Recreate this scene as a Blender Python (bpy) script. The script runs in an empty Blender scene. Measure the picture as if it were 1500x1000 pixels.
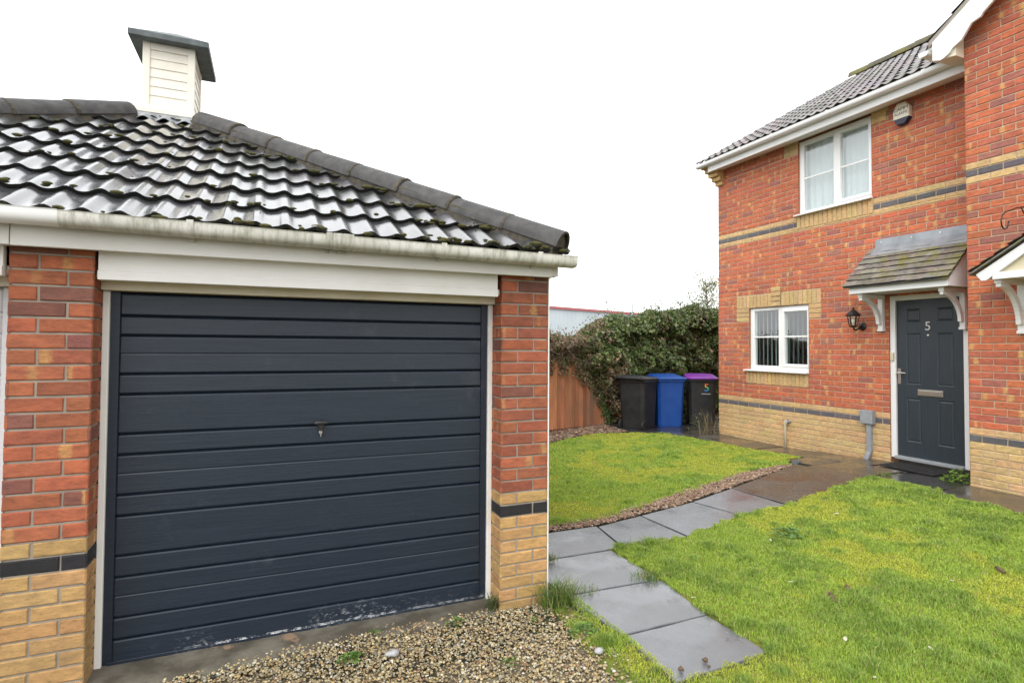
import bpy, math, random
import numpy as np
from math import radians, sin, cos, pi, sqrt
rnd = random.Random(7)
nr = np.random.RandomState(11)
C = bpy.context.scene.collection
sc = bpy.context.scene

# ------------------------------------------------------------------ materials
def nt_new(name):
    m = bpy.data.materials.new(name); m.use_nodes = True
    nt = m.node_tree; nt.nodes.clear()
    out = nt.nodes.new('ShaderNodeOutputMaterial')
    b = nt.nodes.new('ShaderNodeBsdfPrincipled')
    nt.links.new(b.outputs[0], out.inputs[0])
    return m, nt, b, out
def N(nt, t, **kw):
    n = nt.nodes.new(t)
    for k, v in kw.items():
        if k in n.inputs: n.inputs[k].default_value = v
        else: setattr(n, k, v)
    return n
def ramp(nt, fac, lo, hi, a=(0,0,0,1), b=(1,1,1,1)):
    r = nt.nodes.new('ShaderNodeValToRGB')
    r.color_ramp.elements[0].position = lo; r.color_ramp.elements[0].color = a
    r.color_ramp.elements[1].position = hi; r.color_ramp.elements[1].color = b
    nt.links.new(fac, r.inputs[0]); return r.outputs[0]
def mix(nt, fac, a, b, mode='MIX'):
    m = nt.nodes.new('ShaderNodeMix'); m.data_type = 'RGBA'; m.blend_type = mode
    for i, v in ((0, fac), (6, a), (7, b)):
        if hasattr(v, 'links'): nt.links.new(v, m.inputs[i])
        elif isinstance(v, (int, float)): m.inputs[i].default_value = v
        else: m.inputs[i].default_value = (*v[:3], 1)
    return m.outputs[2]
def coords(nt, scale=(1,1,1), kind='Object'):
    tc = nt.nodes.new('ShaderNodeTexCoord'); mp = nt.nodes.new('ShaderNodeMapping')
    mp.inputs['Scale'].default_value = scale
    nt.links.new(tc.outputs[kind], mp.inputs[0]); return mp.outputs[0]
def noise(nt, vec, scale, detail=4, rough=.55):
    n = N(nt, 'ShaderNodeTexNoise', Scale=scale, Detail=detail, Roughness=rough)
    nt.links.new(vec, n.inputs['Vector']); return n.outputs[0]
def bumpn(nt, b, h, strength, dist=.002):
    bp = N(nt, 'ShaderNodeBump', Strength=strength, Distance=dist)
    nt.links.new(h, bp.inputs['Height']); nt.links.new(bp.outputs[0], b.inputs['Normal'])
def mat(name, col, rough=.5, var=None, vs=3., vlo=.4, vhi=.65, stain=None, ss=1., slo=.55, shi=.75, sscale=(1,1,1),
        bump=0., bs=60., bd=.002, metal=0., bscale=(1,1,1), rough2=None):
    m, nt, b, out = nt_new(name)
    v = coords(nt)
    c = None
    if var: c = mix(nt, ramp(nt, noise(nt, v, vs), vlo, vhi), col, var)
    if stain:
        f = ramp(nt, noise(nt, coords(nt, sscale), ss, 6, .65), slo, shi)
        c = mix(nt, f, c if c is not None else col, stain)
    if c is not None: nt.links.new(c, b.inputs['Base Color'])
    else: b.inputs['Base Color'].default_value = (*col, 1)
    b.inputs['Roughness'].default_value = rough; b.inputs['Metallic'].default_value = metal
    if rough2 is not None:
        r = ramp(nt, noise(nt, v, 1.7, 4), .38, .66, (rough,)*3+(1,), (rough2,)*3+(1,))
        nt.links.new(r, b.inputs['Roughness'])
    if bump: bumpn(nt, b, noise(nt, coords(nt, bscale), bs), bump, bd)
    return m
def vcol(name, rough=.6, var=.25, vs=30., bump=0., bs=80., bd=.002, transl=0., coat=0., rough2=None, stain=None, ss=3, slo=.55, shi=.7):
    """base colour from the per-face/point colour attribute Col"""
    m, nt, b, out = nt_new(name)
    a = N(nt, 'ShaderNodeAttribute', attribute_name='Col')
    v = coords(nt)
    k = ramp(nt, noise(nt, v, vs, 4), .25, .75, (1-var,)*3+(1,), (1+var,)*3+(1,))
    c = mix(nt, 1., a.outputs[0], k, 'MULTIPLY')
    if stain: c = mix(nt, ramp(nt, noise(nt, v, ss, 6, .65), slo, shi), c, stain)
    nt.links.new(c, b.inputs['Base Color'])
    b.inputs['Roughness'].default_value = rough
    b.inputs['Coat Weight'].default_value = coat; b.inputs['Coat Roughness'].default_value = .16; b.inputs['Coat IOR'].default_value = 1.85
    if rough2 is not None:
        nt.links.new(ramp(nt, noise(nt, v, 4, 5), .35, .68, (rough,)*3+(1,), (rough2,)*3+(1,)), b.inputs['Roughness'])
    if bump: bumpn(nt, b, noise(nt, v, bs), bump, bd)
    if transl:
        t = N(nt, 'ShaderNodeBsdfTranslucent'); nt.links.new(c, t.inputs[0])
        mx = N(nt, 'ShaderNodeMixShader'); mx.inputs[0].default_value = transl
        nt.links.new(b.outputs[0], mx.inputs[1]); nt.links.new(t.outputs[0], mx.inputs[2])
        nt.links.new(mx.outputs[0], out.inputs[0])
    return m
def brick_mat(name, buff):
    m, nt, b, out = nt_new(name)
    a = N(nt, 'ShaderNodeAttribute', attribute_name='Col')
    k = N(nt, 'ShaderNodeAttribute', attribute_name='Kis')
    sp = nt.nodes.new('ShaderNodeSeparateColor'); nt.links.new(k.outputs[0], sp.inputs[0])
    uv = N(nt, 'ShaderNodeUVMap', uv_map='UVMap')
    v = coords(nt)
    # buff kiss mark: soft blob across the brick where it touched its neighbour in the kiln
    se = nt.nodes.new('ShaderNodeSeparateXYZ'); nt.links.new(uv.outputs[0], se.inputs[0])
    def M(op, x, y=None):
        n = nt.nodes.new('ShaderNodeMath'); n.operation = op
        for i, q in enumerate((x, y)):
            if q is None: continue
            if hasattr(q, 'links'): nt.links.new(q, n.inputs[i])
            else: n.inputs[i].default_value = q
        return n.outputs[0]
    d = M('ABSOLUTE', M('SUBTRACT', se.outputs[0], sp.outputs[1]))
    nz = noise(nt, v, 45, 3)
    d = M('ADD', d, M('MULTIPLY', M('SUBTRACT', nz, .5), .30))
    f = M('MULTIPLY', ramp(nt, d, .045, .15, (1,1,1,1), (0,0,0,1)), sp.outputs[0])
    c = mix(nt, f, a.outputs[0], buff)
    # dragged, creased face and sooty smears
    k2 = ramp(nt, noise(nt, coords(nt, (1,1,2.6)), 16, 6, .7), .3, .72, (.62,.62,.64,1), (1.24,1.20,1.16,1))
    ck = ramp(nt, noise(nt, coords(nt, (1,1,3.2)), 34, 7, .78), .36, .43, (.58,.55,.52,1), (1,1,1,1)); c = mix(nt, 1., c, ck, 'MULTIPLY')
    sm = ramp(nt, noise(nt, v, 26, 6, .75), .64, .74); c = mix(nt, mix(nt, 1., sm, (.45,.45,.45), 'MULTIPLY'), c, (.42,.34,.27))
    c = mix(nt, 1., c, k2, 'MULTIPLY')
    k3 = ramp(nt, noise(nt, v, .9, 5), .35, .7, (.86,.86,.87,1), (1.1,1.09,1.08,1))
    c = mix(nt, 1., c, k3, 'MULTIPLY')
    nt.links.new(c, b.inputs['Base Color'])
    b.inputs['Roughness'].default_value = .82
    bumpn(nt, b, noise(nt, coords(nt, (1,1,2.2)), 40, 6, .7), .6, .004)
    return m
M_ = {}
M_['brick_g'] = brick_mat('garage_brick', (.50,.28,.10))
M_['brick_h'] = brick_mat('house_brick', (.66,.40,.15))
M_['mort_g'] = mat('grey_mortar', (.27,.24,.195), .95, (.35,.31,.255), 8, bump=.6, bs=150)
M_['mort_h'] = mat('tan_mortar', (.46,.345,.235), .95, (.54,.42,.30), 6, bump=.5, bs=150)
M_['upvc'] = mat('white_plastic', (.80,.80,.80), .32, (.77,.77,.76), 2)
M_['wood_w'] = mat('weathered_white_timber', (.80,.785,.755), .55, (.72,.70,.66), 2.2, stain=(.25,.21,.15), ss=2.4, slo=.66, shi=.86, sscale=(1.0,1,9), bump=.35, bs=30, bscale=(.5,1,6))
M_['cream_w'] = mat('cream_timber', (.74,.68,.54), .5, (.66,.59,.45), 3)
M_['frame_w'] = mat('white_frame_paint', (.80,.79,.75), .45, (.66,.63,.56), 3, .5, .8)
M_['gutter_d'] = mat('dirty_white_gutter', (.68,.67,.61), .5, (.50,.49,.42), 5, .35, .65, stain=(.27,.265,.20), ss=7, slo=.46, shi=.72, sscale=(5.0,1,1.3))
M_['gutter_c'] = mat('clean_white_gutter', (.80,.80,.78), .35, (.72,.72,.68), 3)
M_['steel_d'] = None
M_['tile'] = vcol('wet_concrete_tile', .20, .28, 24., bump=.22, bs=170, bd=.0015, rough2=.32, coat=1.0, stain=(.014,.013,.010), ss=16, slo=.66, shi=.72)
M_['tile_h'] = vcol('dry_concrete_tile', .55, .25, 20., bump=.4, bs=120, rough2=.75, stain=(.07,.07,.025), ss=1.6, slo=.56, shi=.75)
M_['hip'] = mat('hip_tile', (.032,.031,.031), .6, (.070,.066,.062), 14, .38, .7, stain=(.13,.085,.06), ss=11, slo=.62, shi=.74, bump=.5, bs=120)
M_['ridge_m'] = mat('mossy_ridge', (.10,.09,.07), .8, (.16,.15,.05), 4, .4, .6, bump=.8, bs=60, bd=.01)
M_['verge_m'] = mat('grey_verge_mortar', (.36,.33,.28), .9, (.26,.24,.20), 9, bump=.6, bs=60)
M_['bed'] = mat('bedding_mortar', (.05,.044,.034), .9, (.10,.085,.06), 20, bump=.7, bs=60)
M_['moss'] = mat('moss', (.045,.05,.012), .95, (.09,.075,.02), 40, bump=.8, bs=200)
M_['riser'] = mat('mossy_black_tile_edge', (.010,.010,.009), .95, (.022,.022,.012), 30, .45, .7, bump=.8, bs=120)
M_['lead'] = mat('lead_sheet', (.33,.35,.38), .42, (.24,.26,.28), 5, metal=.35, bump=.2, bs=20)
M_['lead_d'] = mat('dark_lead_roof', (.065,.078,.08), .5, (.12,.14,.14), 9, .45, .7, bump=.3, bs=30)
M_['louvre'] = mat('cream_louvre_paint', (.80,.76,.66), .5, (.72,.66,.54), 3, .5, .8)
M_['conc'] = mat('stained_concrete', (.150,.135,.105), .85, (.065,.056,.040), 5, .36, .6, stain=(.23,.155,.10), ss=2.2, slo=.60, shi=.63, bump=.8, bs=50, bd=.006)
M_['dark'] = mat('dark_interior', (.06,.06,.062), .9)
M_['room'] = mat('room_wall', (.20,.20,.20), .9)
M_['black_p'] = mat('black_plastic', (.013,.014,.016), .5, (.026,.026,.027), 6, bump=.15, bs=120)
M_['grey_p'] = mat('grey_plastic', (.30,.32,.34), .5, (.24,.26,.28), 8)
M_['blue_p'] = mat('blue_plastic', (.008,.058,.27), .42, (.012,.072,.31), 5)
M_['purple_p'] = mat('purple_plastic', (.20,.030,.32), .42, (.16,.025,.26), 5)
M_['rubber'] = mat('rubber', (.012,.012,.012), .75, bump=.6, bs=200)
M_['chrome'] = mat('satin_steel', (.62,.60,.57), .3, metal=.9)
M_['iron'] = mat('black_iron', (.012,.012,.013), .4)
M_['red_p'] = mat('dull_red_trim', (.50,.13,.14), .5)
M_['cladding'] = mat('washed_out_cladding', (.56,.62,.65), .5, (.50,.56,.60), .4)  # overexposed paleness is put into the warehouse colours
M_['whiteclad'] = mat('cream_roof_sheet', (.78,.76,.68), .6)
M_['galv'] = mat('galvanised', (.30,.32,.33), .5)
M_['stalk'] = mat('ivy_wood', (.10,.075,.05), .9, (.18,.14,.10), 20)
M_['core'] = mat('dark_core_sheet', (.022,.019,.011), 1., (.012,.014,.007), 9, bump=1., bs=30, bd=.03)
M_['soil'] = mat('garden_soil', (.060,.045,.030), .95, (.10,.07,.045), 9, bump=1., bs=25, bd=.02)
M_['leaf'] = vcol('ivy_leaf', .38, .25, 14., transl=.22)
M_['tleaf'] = vcol('young_leaf', .5, .25, 14., transl=.3)
M_['grass'] = vcol('grass_blade', .55, .18, 30., transl=.28)
M_['pebble'] = vcol('pebble_stone', .62, .3, 90., rough2=.85)
M_['petal'] = mat('pale_leaf', (.50,.48,.38), .6, (.5,.46,.34), 40)
M_['rock'] = mat('pale_rock', (.40,.40,.41), .7, (.30,.30,.31), 30, bump=.5, bs=90)
M_['bark'] = mat('brown_bark', (.13,.085,.05), .9, (.07,.045,.03), 30, bump=.8, bs=60)
M_['alarm_w'] = mat('cream_alarm_case', (.78,.74,.62), .4)
M_['navy'] = mat('navy_plastic', (.018,.020,.05), .4)
M_['ink'] = mat('dark_print', (.02,.02,.02), .6)
M_['beige'] = mat('beige_plastic', (.62,.55,.38), .5)
M_['mat'] = mat('door_mat', (.016,.016,.017), .8, (.03,.03,.03), 30, bump=1., bs=150, bd=.006)

def N2(nt, a, k):
    n = nt.nodes.new('ShaderNodeMath'); n.operation = 'MULTIPLY'; nt.links.new(a, n.inputs[0]); n.inputs[1].default_value = k; return n.outputs[0]
def door_paint(name, col, col2, grain, lowscuff=False):
    m, nt, b, out = nt_new(name)
    v = coords(nt)
    c = mix(nt, ramp(nt, noise(nt, coords(nt, grain), 9, 5, .7), .3, .72), col, col2)
    if lowscuff:
        # chips of bare white primer, only along the bottom edge
        se = nt.nodes.new('ShaderNodeSeparateXYZ'); nt.links.new(v, se.inputs[0])
        zz = ramp(nt, se.outputs[2], .035, .15, (1,1,1,1), (0,0,0,1))
        f = ramp(nt, noise(nt, coords(nt, (1,1,2.2)), 30, 7, .78), .54, .60)
        g = ramp(nt, noise(nt, coords(nt, (1,1,.3)), 1.6, 2), .44, .56)
        xr = nt.nodes.new('ShaderNodeValToRGB'); nt.links.new(N2(nt, se.outputs[0], .5), xr.inputs[0]); q = xr.color_ramp.elements
        q[0].position = .20; q[0].color = (0,0,0,1); q[1].position = .32; q[1].color = (1,1,1,1)
        for p_, v_ in ((.60, 1.), (.80, .12), (1., .12)): e_ = q.new(p_); e_.color = (v_, v_, v_, 1)
        g = mix(nt, 1., g, xr.outputs[0], 'MULTIPLY')
        c = mix(nt, mix(nt, 1., mix(nt, 1., f, zz, 'MULTIPLY'), g, 'MULTIPLY'), c, (.55,.56,.58))
        ab = nt.nodes.new('ShaderNodeMath'); ab.operation = 'COMPARE'; nt.links.new(se.outputs[2], ab.inputs[0]); ab.inputs[1].default_value = .030; ab.inputs[2].default_value = .006
        ln = ramp(nt, noise(nt, coords(nt, (1,.1,1.5)), 22, 6, .75), .47, .56)
        xl = nt.nodes.new('ShaderNodeValToRGB'); nt.links.new(N2(nt, se.outputs[0], .5), xl.inputs[0]); q = xl.color_ramp.elements
        q[0].position = .22; q[0].color = (0,0,0,1); q[1].position = .34; q[1].color = (1,1,1,1); e_ = q.new(.95); e_.color = (.35,.35,.35,1)
        c = mix(nt, mix(nt, 1., mix(nt, 1., ab.outputs[0], ln, 'MULTIPLY'), xl.outputs[0], 'MULTIPLY'), c, (.50,.51,.53))
        d = ramp(nt, noise(nt, v, 3.1, 6, .7), .62, .8)
        c = mix(nt, mix(nt, 1., d, (.35,.35,.35), 'MULTIPLY'), c, (.10,.105,.11))
    nt.links.new(c, b.inputs['Base Color'])
    b.inputs['Roughness'].default_value = .38
    bumpn(nt, b, noise(nt, coords(nt, grain), 20, 5, .7), .5, .002)
    return m
M_['gdoor'] = door_paint('slate_grey_door_paint', (.0070,.0135,.0250), (.0165,.0265,.0420), (.30,1,16), True)
M_['wdoor'] = door_paint('white_door_paint', (.72,.73,.74), (.64,.65,.66), (.35,1,9))
M_['fdoor'] = door_paint('grey_composite_door', (.024,.034,.044), (.034,.046,.058), (6,6,.4))

def glass_mat():
    m, nt, b, out = nt_new('window_glass')
    t = N(nt, 'ShaderNodeBsdfTransparent'); t.inputs[0].default_value = (.93,.97,.97,1)
    g = N(nt, 'ShaderNodeBsdfGlossy', Roughness=.01)
    g.inputs[0].default_value = (1,1,1,1)
    fr = N(nt, 'ShaderNodeFresnel', IOR=2.3)
    mx = nt.nodes.new('ShaderNodeMixShader')
    ge = nt.nodes.new('ShaderNodeNewGeometry'); sb = nt.nodes.new('ShaderNodeMath'); sb.operation = 'SUBTRACT'; sb.inputs[0].default_value = 1.
    nt.links.new(ge.outputs['Backfacing'], sb.inputs[1]); ml = nt.nodes.new('ShaderNodeMath'); ml.operation = 'MULTIPLY'
    nt.links.new(fr.outputs[0], ml.inputs[0]); nt.links.new(sb.outputs[0], ml.inputs[1]); nt.links.new(ml.outputs[0], mx.inputs[0]); nt.links.new(t.outputs[0], mx.inputs[1]); nt.links.new(g.outputs[0], mx.inputs[2])
    nt.links.new(mx.outputs[0], out.inputs[0]); return m
M_['glass'] = glass_mat()
def cloth_mat():
    m, nt, b, out = nt_new('net_curtain')
    b.inputs['Base Color'].default_value = (.88,.91,.91,1); b.inputs['Roughness'].default_value = .9
    t = N(nt, 'ShaderNodeBsdfTranslucent'); t.inputs[0].default_value = (.8,.83,.83,1)
    mx = nt.nodes.new('ShaderNodeMixShader'); mx.inputs[0].default_value = .35
    nt.links.new(b.outputs[0], mx.inputs[1]); nt.links.new(t.outputs[0], mx.inputs[2]); nt.links.new(mx.outputs[0], out.inputs[0])
    return m
M_['net'] = cloth_mat()
M_['blind'] = mat('blind_slat', (.36,.42,.42), .7)

def slab_mat(name, c1, c2, c3, r1, r2):
    m, nt, b, out = nt_new(name)
    v = coords(nt)
    c = mix(nt, ramp(nt, noise(nt, v, 2.3, 5), .35, .68), c1, c2)
    c = mix(nt, ramp(nt, noise(nt, v, 5.5, 6, .7), .58, .75), c, c3)
    c = mix(nt, ramp(nt, noise(nt, v, 48, 3, .6), .69, .73), c, (.30,.30,.29))
    c = mix(nt, ramp(nt, noise(nt, v, 7, 7, .75), .60, .70), c, (.045,.047,.040))
    sp = ramp(nt, noise(nt, v, 260, 2), .3, .7, (.82,.82,.82,1), (1.15,1.15,1.15,1))
    c = mix(nt, 1., c, sp, 'MULTIPLY')
    nt.links.new(c, b.inputs['Base Color'])
    r = ramp(nt, noise(nt, v, 1.6, 5), .36, .62, (r1,)*3+(1,), (r2,)*3+(1,))
    nt.links.new(r, b.inputs['Roughness'])
    b.inputs['IOR'].default_value = 1.5
    b.inputs['Coat Weight'].default_value = .45
    nt.links.new(ramp(nt, noise(nt, v, 2.6, 6, .7), .40, .56, (.07,)*3+(1,), (.45,)*3+(1,)), b.inputs['Coat Roughness'])
    bumpn(nt, b, noise(nt, v, 130, 3), .25, .0015)
    return m
M_['slab'] = slab_mat('wet_grey_slab', (.108,.115,.126), (.162,.168,.177), (.082,.084,.087), .14, .40)
M_['slab_b'] = slab_mat('wet_brown_slab', (.046,.039,.031), (.078,.068,.055), (.026,.023,.020), .09, .38)
M_['slab_k'] = slab_mat('wet_dark_tarmac', (.026,.026,.028), (.040,.038,.036), (.018,.018,.018), .12, .45)

def lawn_mat():
    m, nt, b, out = nt_new('lawn_turf')
    v = coords(nt)
    c = mix(nt, ramp(nt, noise(nt, v, 1.3, 5), .38, .62), (.125,.195,.022), (.26,.25,.026))
    c = mix(nt, ramp(nt, noise(nt, v, 22, 5), .3, .7), c, (.085,.110,.020))
    nt.links.new(c, b.inputs['Base Color']); b.inputs['Roughness'].default_value = .95
    bumpn(nt, b, noise(nt, v, 70, 5), 1., .02)
    return m
M_['lawn'] = lawn_mat()
def ground_mat():
    m, nt, b, out = nt_new('ground_earth')
    v = coords(nt)
    c = mix(nt, ramp(nt, noise(nt, v, .35, 5), .4, .6), (.085,.068,.048), (.06,.075,.025))
    c = mix(nt, ramp(nt, noise(nt, v, 30, 5), .3, .7), c, (.04,.034,.024))
    nt.links.new(c, b.inputs['Base Color']); b.inputs['Roughness'].default_value = .95
    bumpn(nt, b, noise(nt, v, 40, 5), 1., .02)
    return m
M_['ground'] = ground_mat()
M_['gravel_bed'] = mat('gravel_bed', (.22,.18,.11), .95, (.13,.105,.065), 14, .35, .65, bump=1., bs=120, bd=.01)
def fence_mat():
    m, nt, b, out = nt_new('stained_fence_board')
    a = N(nt, 'ShaderNodeAttribute', attribute_name='Col')
    k = ramp(nt, noise(nt, coords(nt, (9,9,.6)), 4, 6, .7), .28, .74, (.62,.62,.62,1), (1.3,1.25,1.2,1))
    c = mix(nt, 1., a.outputs[0], k, 'MULTIPLY')
    c = mix(nt, ramp(nt, noise(nt, coords(nt, (1,1,.5)), 1.6, 5), .5, .72), c, (.17,.12,.075))
    nt.links.new(c, b.inputs['Base Color']); b.inputs['Roughness'].default_value = .85
    bumpn(nt, b, noise(nt, coords(nt, (12,12,.6)), 8, 5), .5, .003)
    return m
M_['fence'] = fence_mat()
def sticker_mat():
    m, nt, b, out = nt_new('rainbow_print')
    v = coords(nt); se = nt.nodes.new('ShaderNodeSeparateXYZ'); nt.links.new(v, se.inputs[0])
    mr = N(nt, 'ShaderNodeMapRange'); mr.inputs[1].default_value = .71; mr.inputs[2].default_value = .85
    nt.links.new(se.outputs[2], mr.inputs[0])
    r = nt.nodes.new('ShaderNodeValToRGB'); e = r.color_ramp.elements
    e[0].position = 0; e[0].color = (.02,.12,.55,1); e[1].position = 1; e[1].color = (.75,.10,.03,1)
    for p, c in ((.3,(.03,.40,.45,1)),(.5,(.05,.45,.10,1)),(.75,(.75,.55,.04,1))):
        q = e.new(p); q.color = c
    nt.links.new(mr.outputs[0], r.inputs[0]); nt.links.new(r.outputs[0], b.inputs['Base Color'])
    return m
M_['rainbow'] = sticker_mat()

# ------------------------------------------------------------------ builders
ORG = {}
def tag(o, label=None, cat=None, group=None, kind=None):
    if label: o['label'] = label
    if cat: o['category'] = cat
    if group: o['group'] = group
    if kind: o['kind'] = kind
    return o
def empty(name, loc, label, cat, group=None, rz=0):
    o = bpy.data.objects.new(name, None); C.objects.link(o)
    o.location = loc; o.rotation_euler[2] = rz; o.empty_display_size = .2
    ORG[o.name] = np.array(loc, float)
    return tag(o, label, cat, group)
def link(name, me, parent=None, org=None):
    o = bpy.data.objects.new(name, me); C.objects.link(o)
    if parent is not None: o.parent = parent
    return o
class MB:
    def __init__(s): s.v=[]; s.f=[]; s.c=[]; s.k=[]; s.u=[]; s.m=[]
    def face(s, pts, col=(1,1,1), mi=0, kis=(0,.5,0), uv=None):
        i = len(s.v); s.v += [tuple(p) for p in pts]; s.f.append(tuple(range(i, i+len(pts))))
        s.c.append(col); s.m.append(mi); s.k.append(kis); s.u.append(uv)
    def box(s, x0,x1,y0,y1,z0,z1, col=(1,1,1), mi=0):
        P=[(x0,y0,z0),(x1,y0,z0),(x1,y1,z0),(x0,y1,z0),(x0,y0,z1),(x1,y0,z1),(x1,y1,z1),(x0,y1,z1)]
        s.solid(P, [(0,3,2,1),(4,5,6,7),(0,1,5,4),(1,2,6,5),(2,3,7,6),(3,0,4,7)], col, mi)
    def solid(s, P, F, col=(1,1,1), mi=0):
        i=len(s.v); s.v += [tuple(p) for p in P]
        for f in F: s.f.append(tuple(i+q for q in f)); s.c.append(col); s.m.append(mi); s.k.append((0,.5,0)); s.u.append(None)
    def prism(s, poly, off, col=(1,1,1), mi=0):
        n=len(poly); off=np.array(off,float)
        P=[tuple(p) for p in poly]+[tuple(np.array(p)+off) for p in poly]
        F=[tuple(range(n))[::-1], tuple(range(n,2*n))]+[(i,(i+1)%n,n+(i+1)%n,n+i) for i in range(n)]
        s.solid(P,F,col,mi)
    def tube(s, pts, r, n=8, cap=True, col=(1,1,1), mi=0):
        pts=[np.array(p,float) for p in pts]; rs=r if hasattr(r,'__len__') else [r]*len(pts)
        P=[]; up=np.array((0,0,1.))
        prev=None
        for i,p in enumerate(pts):
            t=pts[min(i+1,len(pts)-1)]-pts[max(i-1,0)]; t/=np.linalg.norm(t)+1e-9
            a=prev if prev is not None else (up if abs(t[2])<.9 else np.array((1.,0,0)))
            a=a-t*(a@t); a/=np.linalg.norm(a)+1e-9; prev=a
            b=np.cross(t,a)
            for k in range(n): P.append(p+rs[i]*(cos(2*pi*k/n)*a+sin(2*pi*k/n)*b))
        F=[]
        for i in range(len(pts)-1):
            for k in range(n):
                F.append((i*n+k,i*n+(k+1)%n,(i+1)*n+(k+1)%n,(i+1)*n+k))
        if cap: F.append(tuple(range(n))[::-1]); F.append(tuple((len(pts)-1)*n+k for k in range(n)))
        s.solid(P,F,col,mi)
    def lathe(s, prof, c, axis='z', n=20, col=(1,1,1), mi=0, squash=(1,1)):
        P=[]
        for r,h in prof:
            for k in range(n):
                x=r*cos(2*pi*k/n)*squash[0]; y=r*sin(2*pi*k/n)*squash[1]
                if axis=='z': P.append((c[0]+x,c[1]+y,c[2]+h))
                elif axis=='x': P.append((c[0]+h,c[1]+x,c[2]+y))
                else: P.append((c[0]+x,c[1]+h,c[2]+y))
        F=[(i*n+k,i*n+(k+1)%n,(i+1)*n+(k+1)%n,(i+1)*n+k) for i in range(len(prof)-1) for k in range(n)]
        F.append(tuple(range(n))[::-1]); F.append(tuple((len(prof)-1)*n+k for k in range(n)))
        s.solid(P,F,col,mi)
    def grid(s, G, col=(1,1,1), mi=0, colf=None):
        """G: rows x cols x 3"""
        G=np.asarray(G); R,Q=G.shape[:2]; i=len(s.v); s.v += [tuple(p) for p in G.reshape(-1,3)]
        for a in range(R-1):
            for b in range(Q-1):
                s.f.append((i+a*Q+b,i+a*Q+b+1,i+(a+1)*Q+b+1,i+(a+1)*Q+b))
                s.c.append(colf(a,b) if colf else col); s.m.append(mi); s.k.append((0,.5,0)); s.u.append(None)
    def build(s, name, mats, parent=None, org=None, smooth=False, bevel=0., label=None, attrs=False, uv=False, seg=2, angle=None):
        me=bpy.data.meshes.new(name)
        o0=np.array(org if org is not None else (ORG.get(parent.name,(0,0,0)) if parent is not None else (0,0,0)),float)
        V=np.array(s.v,float).reshape(-1,3)-o0
        me.from_pydata(V.tolist(),[],s.f)
        if not isinstance(mats,(list,tuple)): mats=[mats]
        for m in mats: me.materials.append(M_[m])
        me.polygons.foreach_set('material_index',np.array(s.m,np.int32))
        cnt=[len(f) for f in s.f]
        if attrs:
            for nm,src in (('Col',s.c),('Kis',s.k)):
                a=me.color_attributes.new(nm,'FLOAT_COLOR','CORNER')
                arr=np.repeat(np.hstack([np.array(src,float).reshape(-1,3),np.ones((len(src),1))]),cnt,axis=0)
                a.data.foreach_set('color',arr.astype(np.float32).ravel())
        if uv:
            l=me.uv_layers.new(name='UVMap'); U=[]
            for f,u in zip(s.f,s.u): U += list(u) if u else [(.5,.5)]*len(f)
            l.data.foreach_set('uv',np.array(U,np.float32).ravel())
        if smooth: me.polygons.foreach_set('use_smooth',np.ones(len(s.f),bool))
        me.update()
        o=link(name,me,parent); ORG[o.name]=o0
        if parent is None and org is not None: o.location=org
        if bevel:
            b=o.modifiers.new('bevel','BEVEL'); b.width=bevel; b.segments=seg; b.limit_method='ANGLE'; b.angle_limit=radians(35)
        if smooth and angle: me.set_sharp_from_angle(angle=radians(angle))
        if label: o['label']=label
        return o
def np_mesh(name, V, F, col, mat_, parent=None, org=(0,0,0), smooth=False):
    """V (n,3), F (m,k) int, col (n,3) point colours"""
    me=bpy.data.meshes.new(name); V=V-np.array(org)
    k=F.shape[1]
    me.vertices.add(len(V)); me.vertices.foreach_set('co',V.astype(np.float32).ravel())
    me.loops.add(F.size); me.loops.foreach_set('vertex_index',F.astype(np.int32).ravel())
    me.polygons.add(len(F)); me.polygons.foreach_set('loop_start',np.arange(0,F.size,k,dtype=np.int32))
    try: me.polygons.foreach_set('loop_total',np.full(len(F),k,np.int32))
    except Exception: pass
    if smooth: me.polygons.foreach_set('use_smooth',np.ones(len(F),bool))
    me.materials.append(M_[mat_])
    me.update(calc_edges=True)
    if col is not None:
        a=me.color_attributes.new('Col','FLOAT_COLOR','POINT')
        a.data.foreach_set('color',np.hstack([col,np.ones((len(col),1))]).astype(np.float32).ravel())
    o=link(name,me,parent); ORG[o.name]=np.array(org,float)
    if parent is None: o.location=org
    return o
def vnoise(x, y, s=1., seed=0):
    """cheap smooth value noise, arrays in, 0..1 out"""
    r=np.random.RandomState(seed); T=r.rand(64,64)
    x=np.asarray(x,float)*s; y=np.asarray(y,float)*s
    xi=np.floor(x).astype(int); yi=np.floor(y).astype(int); fx=x-xi; fy=y-yi
    fx=fx*fx*(3-2*fx); fy=fy*fy*(3-2*fy)
    g=lambda a,b: T[a%64,b%64]
    return (g(xi,yi)*(1-fx)+g(xi+1,yi)*fx)*(1-fy)+(g(xi,yi+1)*(1-fx)+g(xi+1,yi+1)*fx)*fy
def fbm(x,y,s=1.,seed=0):
    return .5*vnoise(x,y,s,seed)+.3*vnoise(x,y,s*2.1,seed+1)+.2*vnoise(x,y,s*4.3,seed+2)
def sst(a,b,x):
    t=np.clip((np.asarray(x,float)-a)/(b-a),0,1); return t*t*(3-2*t)
def gz(x,y):
    """height of the garden"""
    a=sst(1.0,5.2,x)
    return .030*sst(-.15,.25,x)+a*(.10+.075*sst(3.2,1.2,y))
def inpoly(x,y,poly):
    x=np.asarray(x); y=np.asarray(y); r=np.zeros(x.shape,bool); n=len(poly)
    for i in range(n):
        x0,y0=poly[i]; x1,y1=poly[(i+1)%n]
        c=((y0>y)!=(y1>y))&(x<(x1-x0)*(y-y0)/((y1-y0) if y1!=y0 else 1e-9)+x0); r^=c
    return r

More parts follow.
